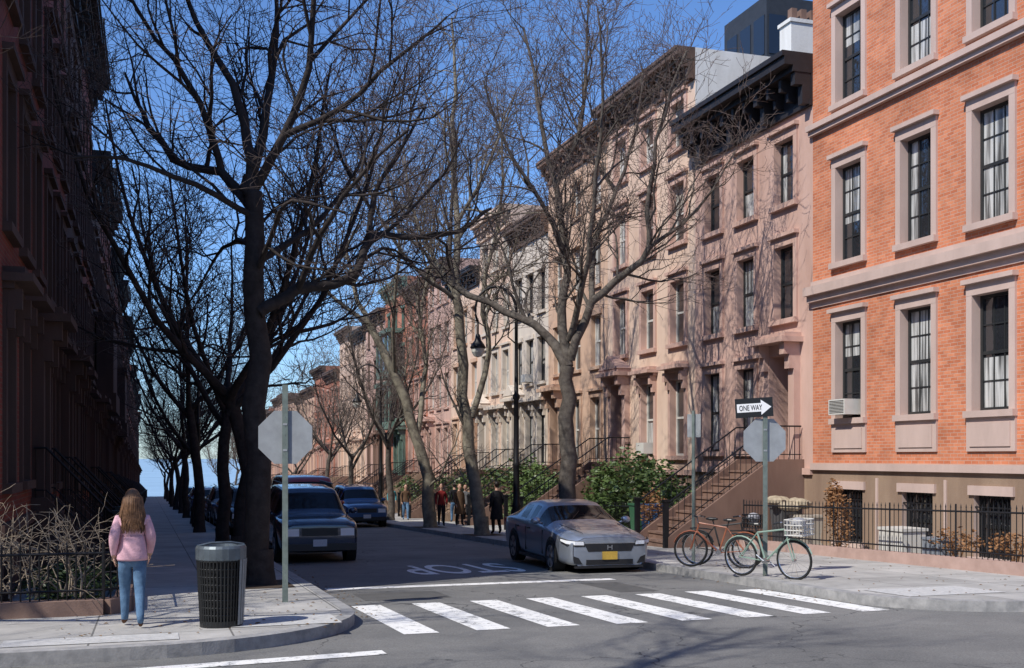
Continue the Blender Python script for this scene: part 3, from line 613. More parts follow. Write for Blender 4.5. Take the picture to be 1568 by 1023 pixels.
traced(41,(10.5,42.6),660,812,38.9,[
 ([(660,814),(645,690),(605,580),(565,500)],.25,.14,.4),
 ([(565,500),(540,440,.3),(530,360,.5),(560,270,.6)],.12,.02,1.0),
 ([(565,500),(500,450,-.5),(460,390,-1)],.1,.02,1.0),
 ([(640,670),(650,560,1),(640,470,1.6),(660,370,2),(650,270,2)],.12,.02,1.0),
 ([(605,580),(610,480,-1.5),(620,380,-2),(600,280,-2.5)],.09,.02,1.0),
],[M['bark_p'],M['twig']],rmin=.009,rtr=.25)
def generic(seed,rmin,maxlev,H=4.2,tr=.2,mul=.8):
    T=Tree(seed,rmin,maxlev,up=.11); R=T.R
    top=Vector((R.uniform(-.4,.4),R.uniform(-.4,.4),H))
    T.limb([(0,0,-.1),(R.uniform(-.1,.1),R.uniform(-.1,.1),H*.5),top],tr,tr*.75,0); T.flare((0,0,0),tr)
    n=R.choice([4,5]); a0=R.random()*6.3
    for i in range(n):
        a=a0+i*2*math.pi/n+R.uniform(-.3,.3); sp=R.uniform(.25,.75); L=R.uniform(6,8.5)
        s0=top-Vector((0,0,R.uniform(0,.9))); d=Vector((math.cos(a)*sp,math.sin(a)*sp,1)).normalized()
        d2=Vector((math.cos(a)*sp*1.5,math.sin(a)*sp*1.5,.9)).normalized()
        T.limb([s0,s0+d2*L*.3,s0+d2*L*.3+d*L*.35,s0+d2*L*.3+d*L*.35+Vector((d.x*.6,d.y*.6,1)).normalized()*L*.35],tr*.5,.02,mul)
    return T
gen=[]
for k,(sd,rm,ml,mt,tw,mu) in enumerate(((101,.009,4,'bark_k','twig_k',.7),(102,.010,4,'bark_k','twig_k',.65),(103,.012,3,'bark_k','twig_k',.9),(104,.010,4,'bark','twig',.7),(105,.012,3,'bark','twig',.9),(106,.010,3,'bark_k','twig_k',.6))):
    T=generic(sd,rm,ml,H=4.0+.3*(k%4),tr=.2,mul=mu)
    o=T.obj('bare_tree',[M[mt],M[tw]]); gen.append(o.data); bpy.data.objects.remove(o)
def place(me,x,y,rz,s=1.0):
    o=bpy.data.objects.new('bare_tree',me); o.location=(x,y,gz(y)+.13); o.rotation_euler=(0,0,rz); o.scale=(s,s,s); col.objects.link(o)
R=random.Random(5)
for i,y in enumerate((25.5,33,42,52,62,73,85,98,114,135,162)): place(gen[i%3],1.85+R.uniform(-.15,.15),y,R.uniform(0,6.3),R.uniform(.85,1.0))
for i,y in enumerate((52,62,73,87,104,125,150,180)): place(gen[3+i%2],10.7+R.uniform(-.2,.2),y,R.uniform(0,6.3),R.uniform(.75,.9))
for x,y,s in ((-5.6,13.6,.9),(-5.0,.9,1.45),(-12,.9,1.45),(-13,13.2,1.1)): place(gen[5],x,y,R.uniform(0,6.3),s)

# ------------------------------------------------------------------ shrubs
def leafy(name,ells,n,m,size=.09,seed=1):
    b=MB(); R=random.Random(seed)
    for _ in range(n):
        c,r=R.choice(ells); v=rvec(R).normalized(); k=R.uniform(.5,1.05)*(1+.2*math.sin(v.x*7+c[0])*math.sin(v.z*6+c[1]))
        p=Vector((c[0]+v.x*r[0]*k,c[1]+v.y*r[1]*k,c[2]+v.z*r[2]*k))
        a=rvec(R).normalized(); a.z*=.4; bb=rvec(R).cross(a).normalized(); s=size*R.uniform(.6,1.3)
        b.add([tuple(p-a*s),tuple(p+bb*s*.45),tuple(p+a*s),tuple(p-bb*s*.45)],[(0,1,2,3)])
    for c,r in ells:
        for _ in range(5):
            e=(c[0]+R.uniform(-.6,.6)*r[0],c[1]+R.uniform(-.6,.6)*r[1],c[2]+R.uniform(.1,.7)*r[2]); b.tube([(c[0]*1.0,c[1],c[2]-r[2]-.3),e],[.03,.008],4)
    return b.obj(name,m)
leafm=mat('evergreen_leaves',(.13,.19,.055),.45,c2=(.045,.08,.024),scale=3,bump=0,spec=.5)
leafd=mat('dry_leaves',(.32,.16,.07),.8,c2=(.18,.09,.04),scale=5,bump=0)
def gy(y,h): return gz(y)+.15+h
leafy('evergreen_shrub',[((15.2,32.0,gy(32,1.3)),(.8,1.1,1.1)),((15.3,33.8,gy(34,1.6)),(.9,1.2,1.2)),((15.1,35.6,gy(35.6,1.4)),(.8,1.1,1.1)),((15.0,34.6,gy(35,.8)),(.9,1.6,.8)),((15.2,30.6,gy(30.6,.9)),(.7,.8,.8))],7500,leafm,.11,2)
leafy('evergreen_shrub',[((14.6,41.5,gy(41.5,1.4)),(.8,1.3,1.1)),((14.8,43.5,gy(43.5,1.6)),(.9,1.2,1.2)),((14.3,42.6,gy(43,.8)),(.7,1.7,.7)),((14.7,39.6,gy(39.6,1.1)),(.7,.9,.9))],5600,leafm,.11,3)
leafy('evergreen_shrub',[((15.0,48.5,gy(48,1.4)),(.8,1.5,1.1)),((14.7,53,gy(53,1.3)),(.8,1.4,1.0)),((14.9,57,gy(57,1.2)),(.8,1.4,1.0)),((14.9,66,gy(66,1.2)),(.8,1.6,1.0))],4600,leafm,.12,4)
leafy('evergreen_shrub',[((15.4,28.9,gy(29,.8)),(.6,.9,.8))],1300,leafm,.09,5)
leafy('dry_shrub',[((15.1,22.0,gy(22,.75)),(.3,.35,.75)),((15.1,22.2,gy(22,1.2)),(.2,.25,.5))],1500,leafd,.05,6)
leafy('dry_shrub',[((13.2,27.9,gy(28,.9)),(.35,.5,.6))],1100,leafd,.05,7)
leafy('dry_shrub',[((15.2,18.2,gy(18,.45)),(.3,.7,.25)),((15.3,16.8,gy(17,.45)),(.3,.6,.25))],900,leafd,.05,8)
leafy('ground_ivy',[((-1.1,17.2,gy(16.7,.25)),(.65,.7,.3)),((-1.1,18.8,gy(18.8,.25)),(.6,1.2,.3))],2500,mat('ivy_leaves',(.04,.065,.025),.5,bump=0),.05,9)
T=Tree(77,.0055,4,up=-.03)
for i in range(26):
    x=T.R.uniform(-.85,.45)
    p=Vector((x,T.R.uniform(-.3,.3),.1)); d=Vector((x*.25+T.R.gauss(0,.2),T.R.gauss(0,.2),1)); L=T.R.uniform(.7,.95)
    T.grow(p,d,L,.015,2)
    T.grow(p+d.normalized()*L*.8,Vector((T.R.gauss(0,.8)-.2,T.R.gauss(0,1),.3)),.4,.009,3)
T.obj('bare_bush',mat('pale_twigs',(.42,.35,.26),.9,c2=(.2,.15,.11),scale=8,bump=0),loc=(-1.3,16.1,gy(16,.1)))

# ------------------------------------------------------------------ street lamp
def lamp(x,y,rz):
    e=empty('street_lamp',(x,y,gz(y)+.15),rz); b=MB()
    b.lathe([(.27,0),(.27,.12),(.2,.2),(.19,.7),(.13,.95),(.15,1.0),(.1,1.1),(.095,2.2),(.12,2.25),(.085,2.32),(.075,4.2),(.11,4.25),(.11,4.33),(.065,4.4),(.05,6.0)],n=14)
    R_=.62; pts=[(0,0,5.9),(0,0,6.6)]
    for i in range(0,13): a=math.radians(i*17.5); pts.append((-R_+R_*math.cos(a),0,6.9+R_*math.sin(a)*1.15))
    b.tube(pts,[.05]*2+[.047-.0012*i for i in range(13)],8)
    sp=[]
    for i in range(22): a=math.radians(-40+i*24); r=.36*(1-i/26); sp.append((-.56+r*math.cos(a),0,6.98+r*math.sin(a)))
    b.tube(sp,.022,5)
    b.tube([(-.02,0,5.9),(-.25,0,6.1),(-.2,0,6.5),(-.05,0,6.6)],.022,5)
    tip=pts[-1]
    b.tube([tip,(tip[0],0,tip[2]-.35)],.03,6)
    zb=tip[2]-.35
    b.lathe([(.03,0),(.07,-.05),(.1,-.2),(.2,-.34),(.24,-.42),(.22,-.45)],(tip[0],0,zb),14)
    o=b.obj('post',M['iron'],smooth=True); o.parent=e
    g=MB(); g.lathe([(.2,-.44),(.19,-.56),(.12,-.68),(.0,-.72)],(tip[0],0,zb),14); o=g.obj('globe',plain('lamp_glass',(.55,.55,.5),.2)); o.parent=e
lamp(10.5,31.8,-.25); lamp(10.8,54,-.25); lamp(1.9,48,3.3)

# ------------------------------------------------------------------ signs
def octa(b,c,r,y0,y1,m=0):
    pts=[(c[0]+r*math.cos(math.radians(22.5+45*i)),c[2]+r*math.sin(math.radians(22.5+45*i))) for i in range(8)]
    vs=[(x,y0,z) for x,z in pts]+[(x,y1,z) for x,z in pts]
    b.add(vs,[tuple(range(8)),tuple(range(15,7,-1))]+[(i,(i+1)%8,8+(i+1)%8,8+i) for i in range(8)],m)
redm=plain('stop_red',(.5,.02,.02),.4); whitem=plain('sign_white',(.8,.8,.8),.4); blackm=plain('sign_black',(.015,.015,.015),.4)
def stop_sign(x,y,rz,h,zc):
    e=empty('stop_sign',(x,y,gz(y)+.15),rz)
    b=MB(); b.box(-.028,.028,-.02,.02,-.1,h); b.box(-.04,-.029,-.02,.0,-.1,h); b.box(.029,.04,-.02,.0,-.1,h)
    for i in range(20): b.tube([(0,-.024,.3+i*.13),(0,-.019,.3+i*.13)],.007,6)
    o=b.obj('pole',M['pole_g']); o.parent=e
    b=MB(); octa(b,(0,0,zc),.41,.022,.028); b.box(-.03,.03,-.026,-.02,zc-.2,zc-.17); b.box(-.03,.03,-.026,-.02,zc+.17,zc+.2); o=b.obj('sign_back',M['alu']); o.parent=e
    b=MB(); octa(b,(0,0,zc),.41,.0285,.030); o=b.obj('sign_border',whitem); o.parent=e
    b=MB(); octa(b,(0,0,zc),.39,.0305,.032); o=b.obj('sign_face',redm); o.parent=e
    b=MB(); b.add([(-a*.62,.0335,zc+c*.22) for a,c in tv],tf); o=b.obj('lettering',whitem); o.parent=e
    return e
e=stop_sign(1.83,16.05,-.2,3.1,2.35)
e=stop_sign(10.35,17.3,-.25,3.1,2.4)
ow=[]
q=MB(); q.box(-.33,.33,-.034,-.028,2.76,3.10); ow.append(q.obj('one_way_plate',blackm))
q=MB(); z=2.93; q.add([(x,-.037,z+zz) for x,zz in ((-.30,-.075),(.12,-.075),(.12,-.135),(.30,0),(.12,.135),(.12,.075),(-.30,.075))],[tuple(range(7))]); ow.append(q.obj('one_way_arrow',whitem))
ov,of=text_mesh('ONE WAY'); q=MB(); q.add([(-.06+a*.40,-.040,z+c*.095) for a,c in ov],of); ow.append(q.obj('one_way_lettering',blackm))
for o in ow: o.parent=e; o.rotation_euler=(0,-.06,-.15); o.location=(-.02,0,0.05)
e=empty('parking_sign',(10.7,20.7,gz(20.7)+.15),-.9); b=MB(); b.box(-.03,.03,-.02,.02,-.1,3.15); o=b.obj('pole',M['pole_g']); o.parent=e
b=MB(); b.box(-.15,.15,.021,.026,2.6,3.08); o=b.obj('plate',M['alu']); o.parent=e; b=MB(); b.box(-.14,.14,.027,.029,2.62,3.06); o=b.obj('plate_face',whitem); o.parent=e

# ------------------------------------------------------------------ litter bin
e=empty('litter_bin',(.80,13.6,gz(13.6)+.15),.25)
b=MB(); n=20
for i in range(n*2):
    a=math.pi*i/n; b.tube([(.235*math.cos(a),.235*math.sin(a),.04),(.275*math.cos(a),.275*math.sin(a),.8)],.0115,4)
for k in range(9): r=.235+.04*k/8; b.torus((0,0,.06+.09*k),r,.008,'z',24,4)
b.lathe([(0,.03),(.22,.03),(.245,.0),(.245,.08)],n=24)
b.lathe([(.2,.04),(.24,.8)],n=24)
o=b.obj('basket',plain('bin_black',(.012,.013,.014),.4)); o.parent=e
b=MB(); b.lathe([(.272,.78),(.292,.8),(.295,.93),(.28,.96),(.2,.96),(.19,.91),(.22,.8)],n=24); b.tube([(-.28,0,.96),(-.12,0,.99),(.12,0,.99),(.28,0,.96)],.015,6)
gm=mat('bin_grey_metal',(.15,.18,.20),.45,var=.4,metal=.4,bump=0,scale=8); o=b.obj('rim',gm,smooth=False); o.parent=e
b=MB()
for i in range(7):
    a0=math.radians(-62+i*11); a1=math.radians(-62+i*11+9)
    P=lambda a,r,z:(r*math.cos(a),r*math.sin(a),z)
    b.quad(P(a0,.262,.03),P(a1,.262,.03),P(a1,.300,.8),P(a0,.300,.8))
o=b.obj('side_panel',mat('bin_panel',(.25,.27,.28),.5,var=.4,bump=0,scale=10)); o.parent=e
b=MB(); b.lathe([(0,.84),(.12,.86),(.18,.82)],n=12); b.ell((.06,.03,.88),(.09,.07,.06),8,5); o=b.obj('rubbish',mat('rubbish',(.5,.5,.5),.7,c2=(.2,.15,.1),scale=14)); o.parent=e

# ------------------------------------------------------------------ bicycles
def bicycle(x,y,rz,colr,basket=None,lean=.05):
    e=empty('bicycle',(x,y,gz(y)+.15),rz); e.rotation_euler=(lean,0,rz)
    b=MB()
    for cx in (-.52,.54):
        b.torus((cx,0,.34),.325,.02,'y',28,6)
    o=b.obj('tyres',M['rubber']); o.parent=e
    b=MB()
    for cx in (-.52,.54):
        b.torus((cx,0,.34),.303,.009,'y',28,4); b.tube([(cx,-.04,.34),(cx,.04,.34)],.025,8)
        for i in range(14): a=math.pi*2*i/14; b.tube([(cx,0,.34),(cx+.3*math.cos(a),0,.34+.3*math.sin(a))],.002,3)
    b.tube([(.36,-.27,.98),(.44,-.2,1.0),(.43,0,.99),(.44,.2,1.0),(.36,.27,.98)],.012,6); b.tube([(.43,0,.99),(.4,0,.86)],.014,6)
    b.tube([(-.02,-.06,.3),(-.02,.06,.3)],.05,10); b.tube([(-.02,.07,.3),(.12,.07,.2)],.01,4); b.tube([(-.02,-.07,.3),(-.16,-.07,.4)],.01,4)
    o=b.obj('rims_and_bars',plain('chrome',(.5,.5,.5),.25,metal=.9)); o.parent=e
    b=MB(); BB=(-.02,0,.29);ST_=(-.17,0,.78);HT=(.38,0,.86);HB=(.42,0,.7)
    for p,q_ in ((BB,ST_),(ST_,HT),(BB,HB),(HT,HB)): b.tube([p,q_],.018,6)
    for s in (-.04,.04): b.tube([BB,(-.52,s,.34)],.01,5); b.tube([ST_,(-.52,s,.34)],.01,5); b.tube([HB,(.46,s,.62),(.54,s,.34)],.012,5)
    for cx in (-.52,.54):
        b.tube([(cx+.36*math.cos(math.radians(a)),0,.34+.36*math.sin(math.radians(a))) for a in range(20,165,16)],.016,4)
    o=b.obj('frame',colr); o.parent=e
    b=MB(); b.tube([ST_,(-.21,0,.9)],.014,6); b.ell((-.23,0,.93),(.14,.07,.035),10,6); b.tube([(.34,-.3,.98),(.42,-.22,1.0)],.018,6); b.tube([(.34,.3,.98),(.42,.22,1.0)],.018,6)
    b.tube([(-.2,0,.72),(-.52,0,.74),(-.7,0,.73)],.012,4); b.tube([(-.66,0,.73),(-.52,0,.36)],.008,4)
    o=b.obj('saddle',blackm); o.parent=e
    if basket:
        b=MB(); x0,x1,w,z0,z1=.48,.82,.19,.78,1.04
        for a in (0,1,2,3): z=z0+(z1-z0)*a/3; b.tube([(x0,-w,z),(x1,-w,z),(x1,w,z),(x0,w,z),(x0,-w,z)],.01,4)
        for i in range(7):
            xx=x0+(x1-x0)*i/6; b.tube([(xx,-w,z0),(xx,-w,z1)],.007,4); b.tube([(xx,w,z0),(xx,w,z1)],.007,4); yy=-w+2*w*i/6; b.tube([(x1,yy,z0),(x1,yy,z1)],.007,4); b.tube([(x0,yy,z0),(x0,yy,z1)],.007,4)
        b.box(x0,x1,-w,w,z0-.01,z0); o=b.obj('basket',basket); o.parent=e
        b=MB(); b.ell((.64,0,.98),(.13,.14,.10),9,5); o=b.obj('bag',mat('grey_bag',(.35,.35,.37),.7,scale=9,bump=.6)); o.parent=e
bicycle(10.15,16.9,-1.1,plain('pale_green_paint',(.24,.33,.27),.4),M['sash_w'])
bicycle(10.5,19.3,2.4,plain('orange_paint',(.30,.10,.05),.4))
bicycle(10.75,19.6,-.9,plain('black_paint',(.03,.03,.03),.4),M['iron'],-.06)

# ------------------------------------------------------------------ cars
tyre=M['rubber']; rimm=plain('alloy_rim',(.45,.46,.48),.3,metal=.9); blk=plain('black_plastic',(.018,.018,.02),.45)
carglass=plain('car_glass',(.008,.009,.011),.06,spec=.35); lampm=plain('headlamp_glass',(.80,.82,.85),.12,spec=.8); platey=mat('gold_plate',(.65,.42,.08),.5,bump=0,scale=30); platew=mat('white_plate',(.6,.62,.65),.5,bump=0,scale=30); redl=plain('tail_lamp',(.35,.01,.01),.2)
def car(name,x,y,rz,paint,kind='sedan',plate=None):
    e=empty(name,(x,y,gz(y)),0); e.rotation_euler=(0,0,rz)
    if kind=='sedan':
        S=[(2.47,.78,.22,.70,.78,.62),(2.45,.83,.20,.72,.80,.66),(2.34,.88,.19,.75,.85,.71),(2.1,.92,.19,.79,.90,.74),(1.6,.93,.19,.85,.95,.75),(1.02,.93,.19,.91,1.01,.74),(.16,.93,.19,.95,1.40,.61),(.08,.93,.19,.95,1.415,.61),(-.40,.93,.19,.96,1.45,.61),(-.48,.93,.19,.96,1.45,.61),(-1.15,.93,.19,.98,1.41,.60),(-1.25,.93,.19,.99,1.395,.60),(-1.92,.93,.19,1.01,1.16,.64),(-2.0,.92,.19,1.01,1.13,.68),(-2.32,.89,.24,.98,1.09,.68),(-2.44,.84,.28,.92,1.02,.64)]
        wx=(1.5,-1.38); wr=.345; side=(5,12); noside=(6,8,10); ws=(5,); rw=(11,)
    elif kind=='suv':
        S=[(2.29,.84,.36,.90,.96,.72),(2.26,.90,.32,.95,1.02,.75),(1.9,.93,.28,1.02,1.10,.77),(1.25,.94,.28,1.06,1.14,.77),(.98,.94,.28,1.08,1.16,.77),(.92,.94,.28,1.09,1.18,.76),(.42,.94,.28,1.12,1.74,.68),(.34,.94,.28,1.12,1.76,.68),(-.38,.94,.28,1.12,1.80,.68),(-.46,.94,.28,1.12,1.80,.68),(-1.15,.94,.28,1.12,1.83,.68),(-1.25,.94,.28,1.12,1.83,.68),(-2.05,.94,.3,1.12,1.82,.67),(-2.12,.93,.32,1.12,1.8,.66),(-2.28,.92,.34,1.1,1.2,.74),(-2.34,.88,.42,.95,1.05,.72)]
        wx=(1.38,-1.4); wr=.38; side=(5,13); noside=(6,8,10,12); ws=(5,); rw=(13,)
    else:
        S=[(2.5,.82,.36,.95,1.0,.7),(2.42,.94,.3,1.02,1.1,.76),(2.1,.98,.28,1.1,1.22,.78),(1.85,.98,.28,1.12,1.28,.78),(1.78,.98,.28,1.13,1.3,.78),(1.7,.98,.28,1.15,1.36,.78),(1.1,.98,.28,1.2,2.08,.72),(1.0,.98,.28,1.2,2.12,.72),(.3,.98,.28,1.2,2.16,.73),(.2,.98,.28,1.2,2.16,.73),(-.9,.98,.28,1.2,2.16,.73),(-1.0,.98,.28,1.2,2.16,.73),(-2.2,.98,.3,1.2,2.14,.73),(-2.3,.97,.32,1.2,2.12,.72),(-2.45,.94,.36,1.18,2.0,.72),(-2.5,.9,.42,1.1,1.9,.7)]
        wx=(1.6,-1.6); wr=.36; side=(5,13); noside=(6,8,10,12); ws=(5,); rw=(14,)
    bm=MB(); ring=[]
    for (sx,hw,zb,be,tp,wt) in S:
        half=[(0,zb),(hw*.86,zb),(hw*.985,zb+.1),(hw,zb+(be-zb)*.55),(hw*.985,be-.04),(hw*.955,be),(wt+(hw*.95-wt)*.06,tp-.045),(wt*.9,tp-.006),(0,tp+.012)]
        pts=[(sx,yy,zz) for yy,zz in half]+[(sx,-yy,zz) for yy,zz in half[-2:0:-1]]
        ring.append(pts)
    n=len(ring[0]); 
    for r in ring: bm.v.extend(r)
    for i in range(len(S)-1):
        for j in range(n):
            j2=(j+1)%n; m=0
            if j in (5,10) and side[0]<=i<side[1]: m=0 if i in noside else 1
            if j in (6,7,8,9) and i in ws+rw: m=1
            if j in (0,15): m=2
            bm.f.append((i*n+j,i*n+j2,(i+1)*n+j2,(i+1)*n+j)); bm.mi.append(m)
    for base,xo in ((0,.012),((len(S)-1)*n,-.012)):
        cz=sum(bm.v[base+k][2] for k in range(n))/n; o_=len(bm.v)
        for k in range(n): v=bm.v[base+k]; bm.v.append((v[0]+xo,v[1]*.9,cz+(v[2]-cz)*.88))
        for k in range(n): k2=(k+1)%n; bm.f.append((base+k,base+k2,o_+k2,o_+k)); bm.mi.append(0)
        bm.f.append(tuple(o_+k for k in range(n))); bm.mi.append(0)
    o=bm.obj('body',[paint,carglass,blk],smooth=True); o.parent=e
    sb=o.modifiers.new('s','SUBSURF'); sb.levels=2; sb.render_levels=2
    W=S[7][1]
    a=MB(); t=MB(); r=MB(); d=MB()
    for cx in wx:
        for s in (-1,1):
            y1=s*(W+.006)
            def disc(b,rad,ya,yb,m=0,n=24):
                o_=len(b.v)
                for yy in (ya,yb):
                    for k in range(n): an=2*math.pi*k/n; b.v.append((cx+rad*math.cos(an),yy,wr+rad*math.sin(an)))
                for k in range(n): k2=(k+1)%n; b.f.append((o_+k,o_+k2,o_+n+k2,o_+n+k)); b.mi.append(m)
                b.f.append(tuple(o_+n+k for k in range(n))); b.mi.append(m)
            o_=len(a.v); k=16; ra=wr+.065
            for q_ in range(k+1): an=math.pi*(-.08+1.16*q_/k); a.v.append((cx+ra*math.cos(an),y1,wr+ra*math.sin(an)))
            a.f.append(tuple(range(o_,o_+k+1))); a.mi.append(0)
            disc(t,wr,s*(W-.22),s*(W+.016)); disc(r,wr*.68,s*(W+.0),s*(W+.022)); disc(d,wr*.12,s*(W),s*(W+.03))
            for q_ in range(5):
                an2=2*math.pi*q_/5+.93
                d.add([(cx+wr*.62*math.cos(an2-.3),s*(W+.0245),wr+wr*.62*math.sin(an2-.3)),(cx+wr*.62*math.cos(an2+.3),s*(W+.0245),wr+wr*.62*math.sin(an2+.3)),(cx+wr*.2*math.cos(an2),s*(W+.0245),wr+wr*.2*math.sin(an2))],[(0,1,2)])
    for b_,nm,m in ((a,'wheel_arches',blk),(t,'tyres',tyre),(r,'rims',rimm),(d,'rim_details',blk)): o=b_.obj(nm,m); o.parent=e
    fx=S[0][0]
    k=MB(); l=MB()
    if kind=='sedan':
        k.add([(fx+.018,-.46,.50),(fx+.018,.46,.50),(fx+.018,.54,.66),(fx+.018,-.54,.66)],[(0,1,2,3)]); k.box(fx-.05,fx+.016,-.50,.50,.235,.34); k.box(fx-.12,fx+.02,-.72,.72,.17,.215)
        for s in (-1,1):
            k.add([(fx+.018,s*.55,.715),(fx+.018,s*.52,.60),(fx+.012,s*.74,.60),(fx-.10,s*.885,.63),(fx-.36,s*.945,.70),(fx-.36,s*.94,.765),(fx-.10,s*.88,.745),(fx+.012,s*.74,.725)],[(0,1,2,7),(7,2,3,6),(6,3,4,5)])
            l.add([(fx+.024,s*.56,.708),(fx+.024,s*.55,.635),(fx+.018,s*.74,.64),(fx-.095,s*.893,.665),(fx-.30,s*.949,.71),(fx-.30,s*.946,.75),(fx-.095,s*.888,.73),(fx+.018,s*.74,.715)],[(0,1,2,7),(7,2,3,6),(6,3,4,5)])
            k.add([(fx+.018,s*.58,.25),(fx+.008,s*.76,.27),(fx+.008,s*.77,.42),(fx+.018,s*.66,.38)],[(0,1,2,3)])
        k2=MB(); z=.585; k2.box(fx+.019,fx+.026,-.055,-.035,z-.045,z+.045); k2.box(fx+.019,fx+.026,.035,.055,z-.045,z+.045); k2.box(fx+.019,fx+.025,-.035,.035,z-.008,z+.012); k2.box(fx+.0185,fx+.024,-.55,.55,.662,.676); o=k2.obj('badge_and_chrome',rimm); o.parent=e
        cz=MB()
        for s in (-1,1): cz.tube([(fx-.15,s*.52,.868),(1.6,s*.62,.952),(1.05,s*.66,1.0)],.006,4)
        cz.box(1.0,1.08,-.62,.62,1.0,1.02); cz.tube([(1.03,-.35,1.035),(.62,-.02,1.225)],.008,4); cz.tube([(1.03,.15,1.035),(.62,.5,1.2)],.008,4)
        o=cz.obj('wipers_and_creases',blk); o.parent=e
        pz=.42
    else:
        zz=.72 if kind=='suv' else .75
        k.box(fx-.05,fx+.012,-.42,.42,zz-.02,zz+.16); k.box(fx-.1,fx+.03,-.86,.86,.36,.52)
        for s in (-1,1): 
            a0,a1=sorted((s*.48,s*.80)); l.box(fx-.1,fx+.012,a0,a1,zz-.02,zz+.15)
        pz=.54
        k.box(-fx-.06,-fx+.1,-.88,.88,.4,.58)
        if kind=='suv':
            for s in (-1,1): k.tube([(.3,s*.6,1.86),(-1.9,s*.6,1.9)],.02,5)
    p=MB(); p.box(fx+.02,fx+.038,-.16,.16,pz-.08,pz+.08); o=p.obj('number_plate',plate or platew); o.parent=e
    p=MB(); p.box(-fx-.075,-fx-.065,-.16,.16,.75,.9); o=p.obj('rear_plate',plate or platew); o.parent=e
    tl=MB()
    for s in (-1,1): a0,a1=sorted((s*.6,s*.86)); tl.box(-fx-.01,-fx+.1,a0,a1,.78,.95)
    o=tl.obj('tail_lamps',redl); o.parent=e
    mi=MB(); be=S[6][3]
    for s in (-1,1): mi.ell((.72,s*(W+.1),be+.09),(.08,.11,.075),10,6); mi.tube([(.70,s*(W-.06),be+.02),(.71,s*(W+.06),be+.06)],.025,5)
    o=mi.obj('mirrors',paint,smooth=True); o.parent=e
    sm=MB()
    for s in (-1,1):
        for xx in (S[6][0]+.68,S[8][0]-.03,S[10][0]-.1):
            sm.box(xx-.006,xx+.006,*sorted((s*(W-.03),s*(W+.0015))),S[7][2]+.15,be-.1)
        for xx in (S[8][0]+.15,S[10][0]+.0): sm.box(xx,xx+.16,*sorted((s*(W-.02),s*(W+.018))),be-.13,be-.10)
        sm.box(wx[1]+.42,wx[0]-.42,*sorted((s*(W-.06),s*(W+.004))),S[7][2]+.0,S[7][2]+.07)
    o=sm.obj('trim',blk); o.parent=e
    o=k.obj('grille',blk); o.parent=e
    o=l.obj('headlamps',lampm); o.parent=e
    return e
FACE=-math.pi/2
silver=plain('silver_paint',(.36,.40,.46),.32,metal=.65,coat=.6); navy=plain('navy_paint',(.015,.03,.07),.22,metal=.2,coat=1); redp=plain('red_paint',(.3,.02,.02),.3,coat=1); bluep=plain('blue_paint',(.03,.09,.22),.3,metal=.2,coat=1); greyp=plain('grey_paint',(.12,.12,.13),.3,metal=.4,coat=1); blackp=plain('black_car_paint',(.012,.012,.014),.2,coat=1); whitep=plain('white_car_paint',(.6,.6,.6),.3,coat=1)
car('parked_car',8.92,23.15,FACE-.045,silver,'sedan',platey)
car('parked_suv',3.75,28.2,FACE,navy,'suv')
car('parked_van',4.7,36.0,FACE,redp,'van')
for i,y in enumerate((44,50,56,62.5,69,76,83,91,99,108)): car('parked_car' if i%2 else 'parked_suv',3.65,y,FACE,[blackp,bluep,greyp,navy,whitep][i%5],'sedan' if i%2 else 'suv')
for i,y in enumerate((49.5,55.5,61.5,68,75,82,90,98,107)): car('parked_suv' if i%2==0 else 'parked_car',8.85,y,FACE,[bluep,blackp,greyp,navy,redp][i%5],'suv' if i%2==0 else 'sedan')

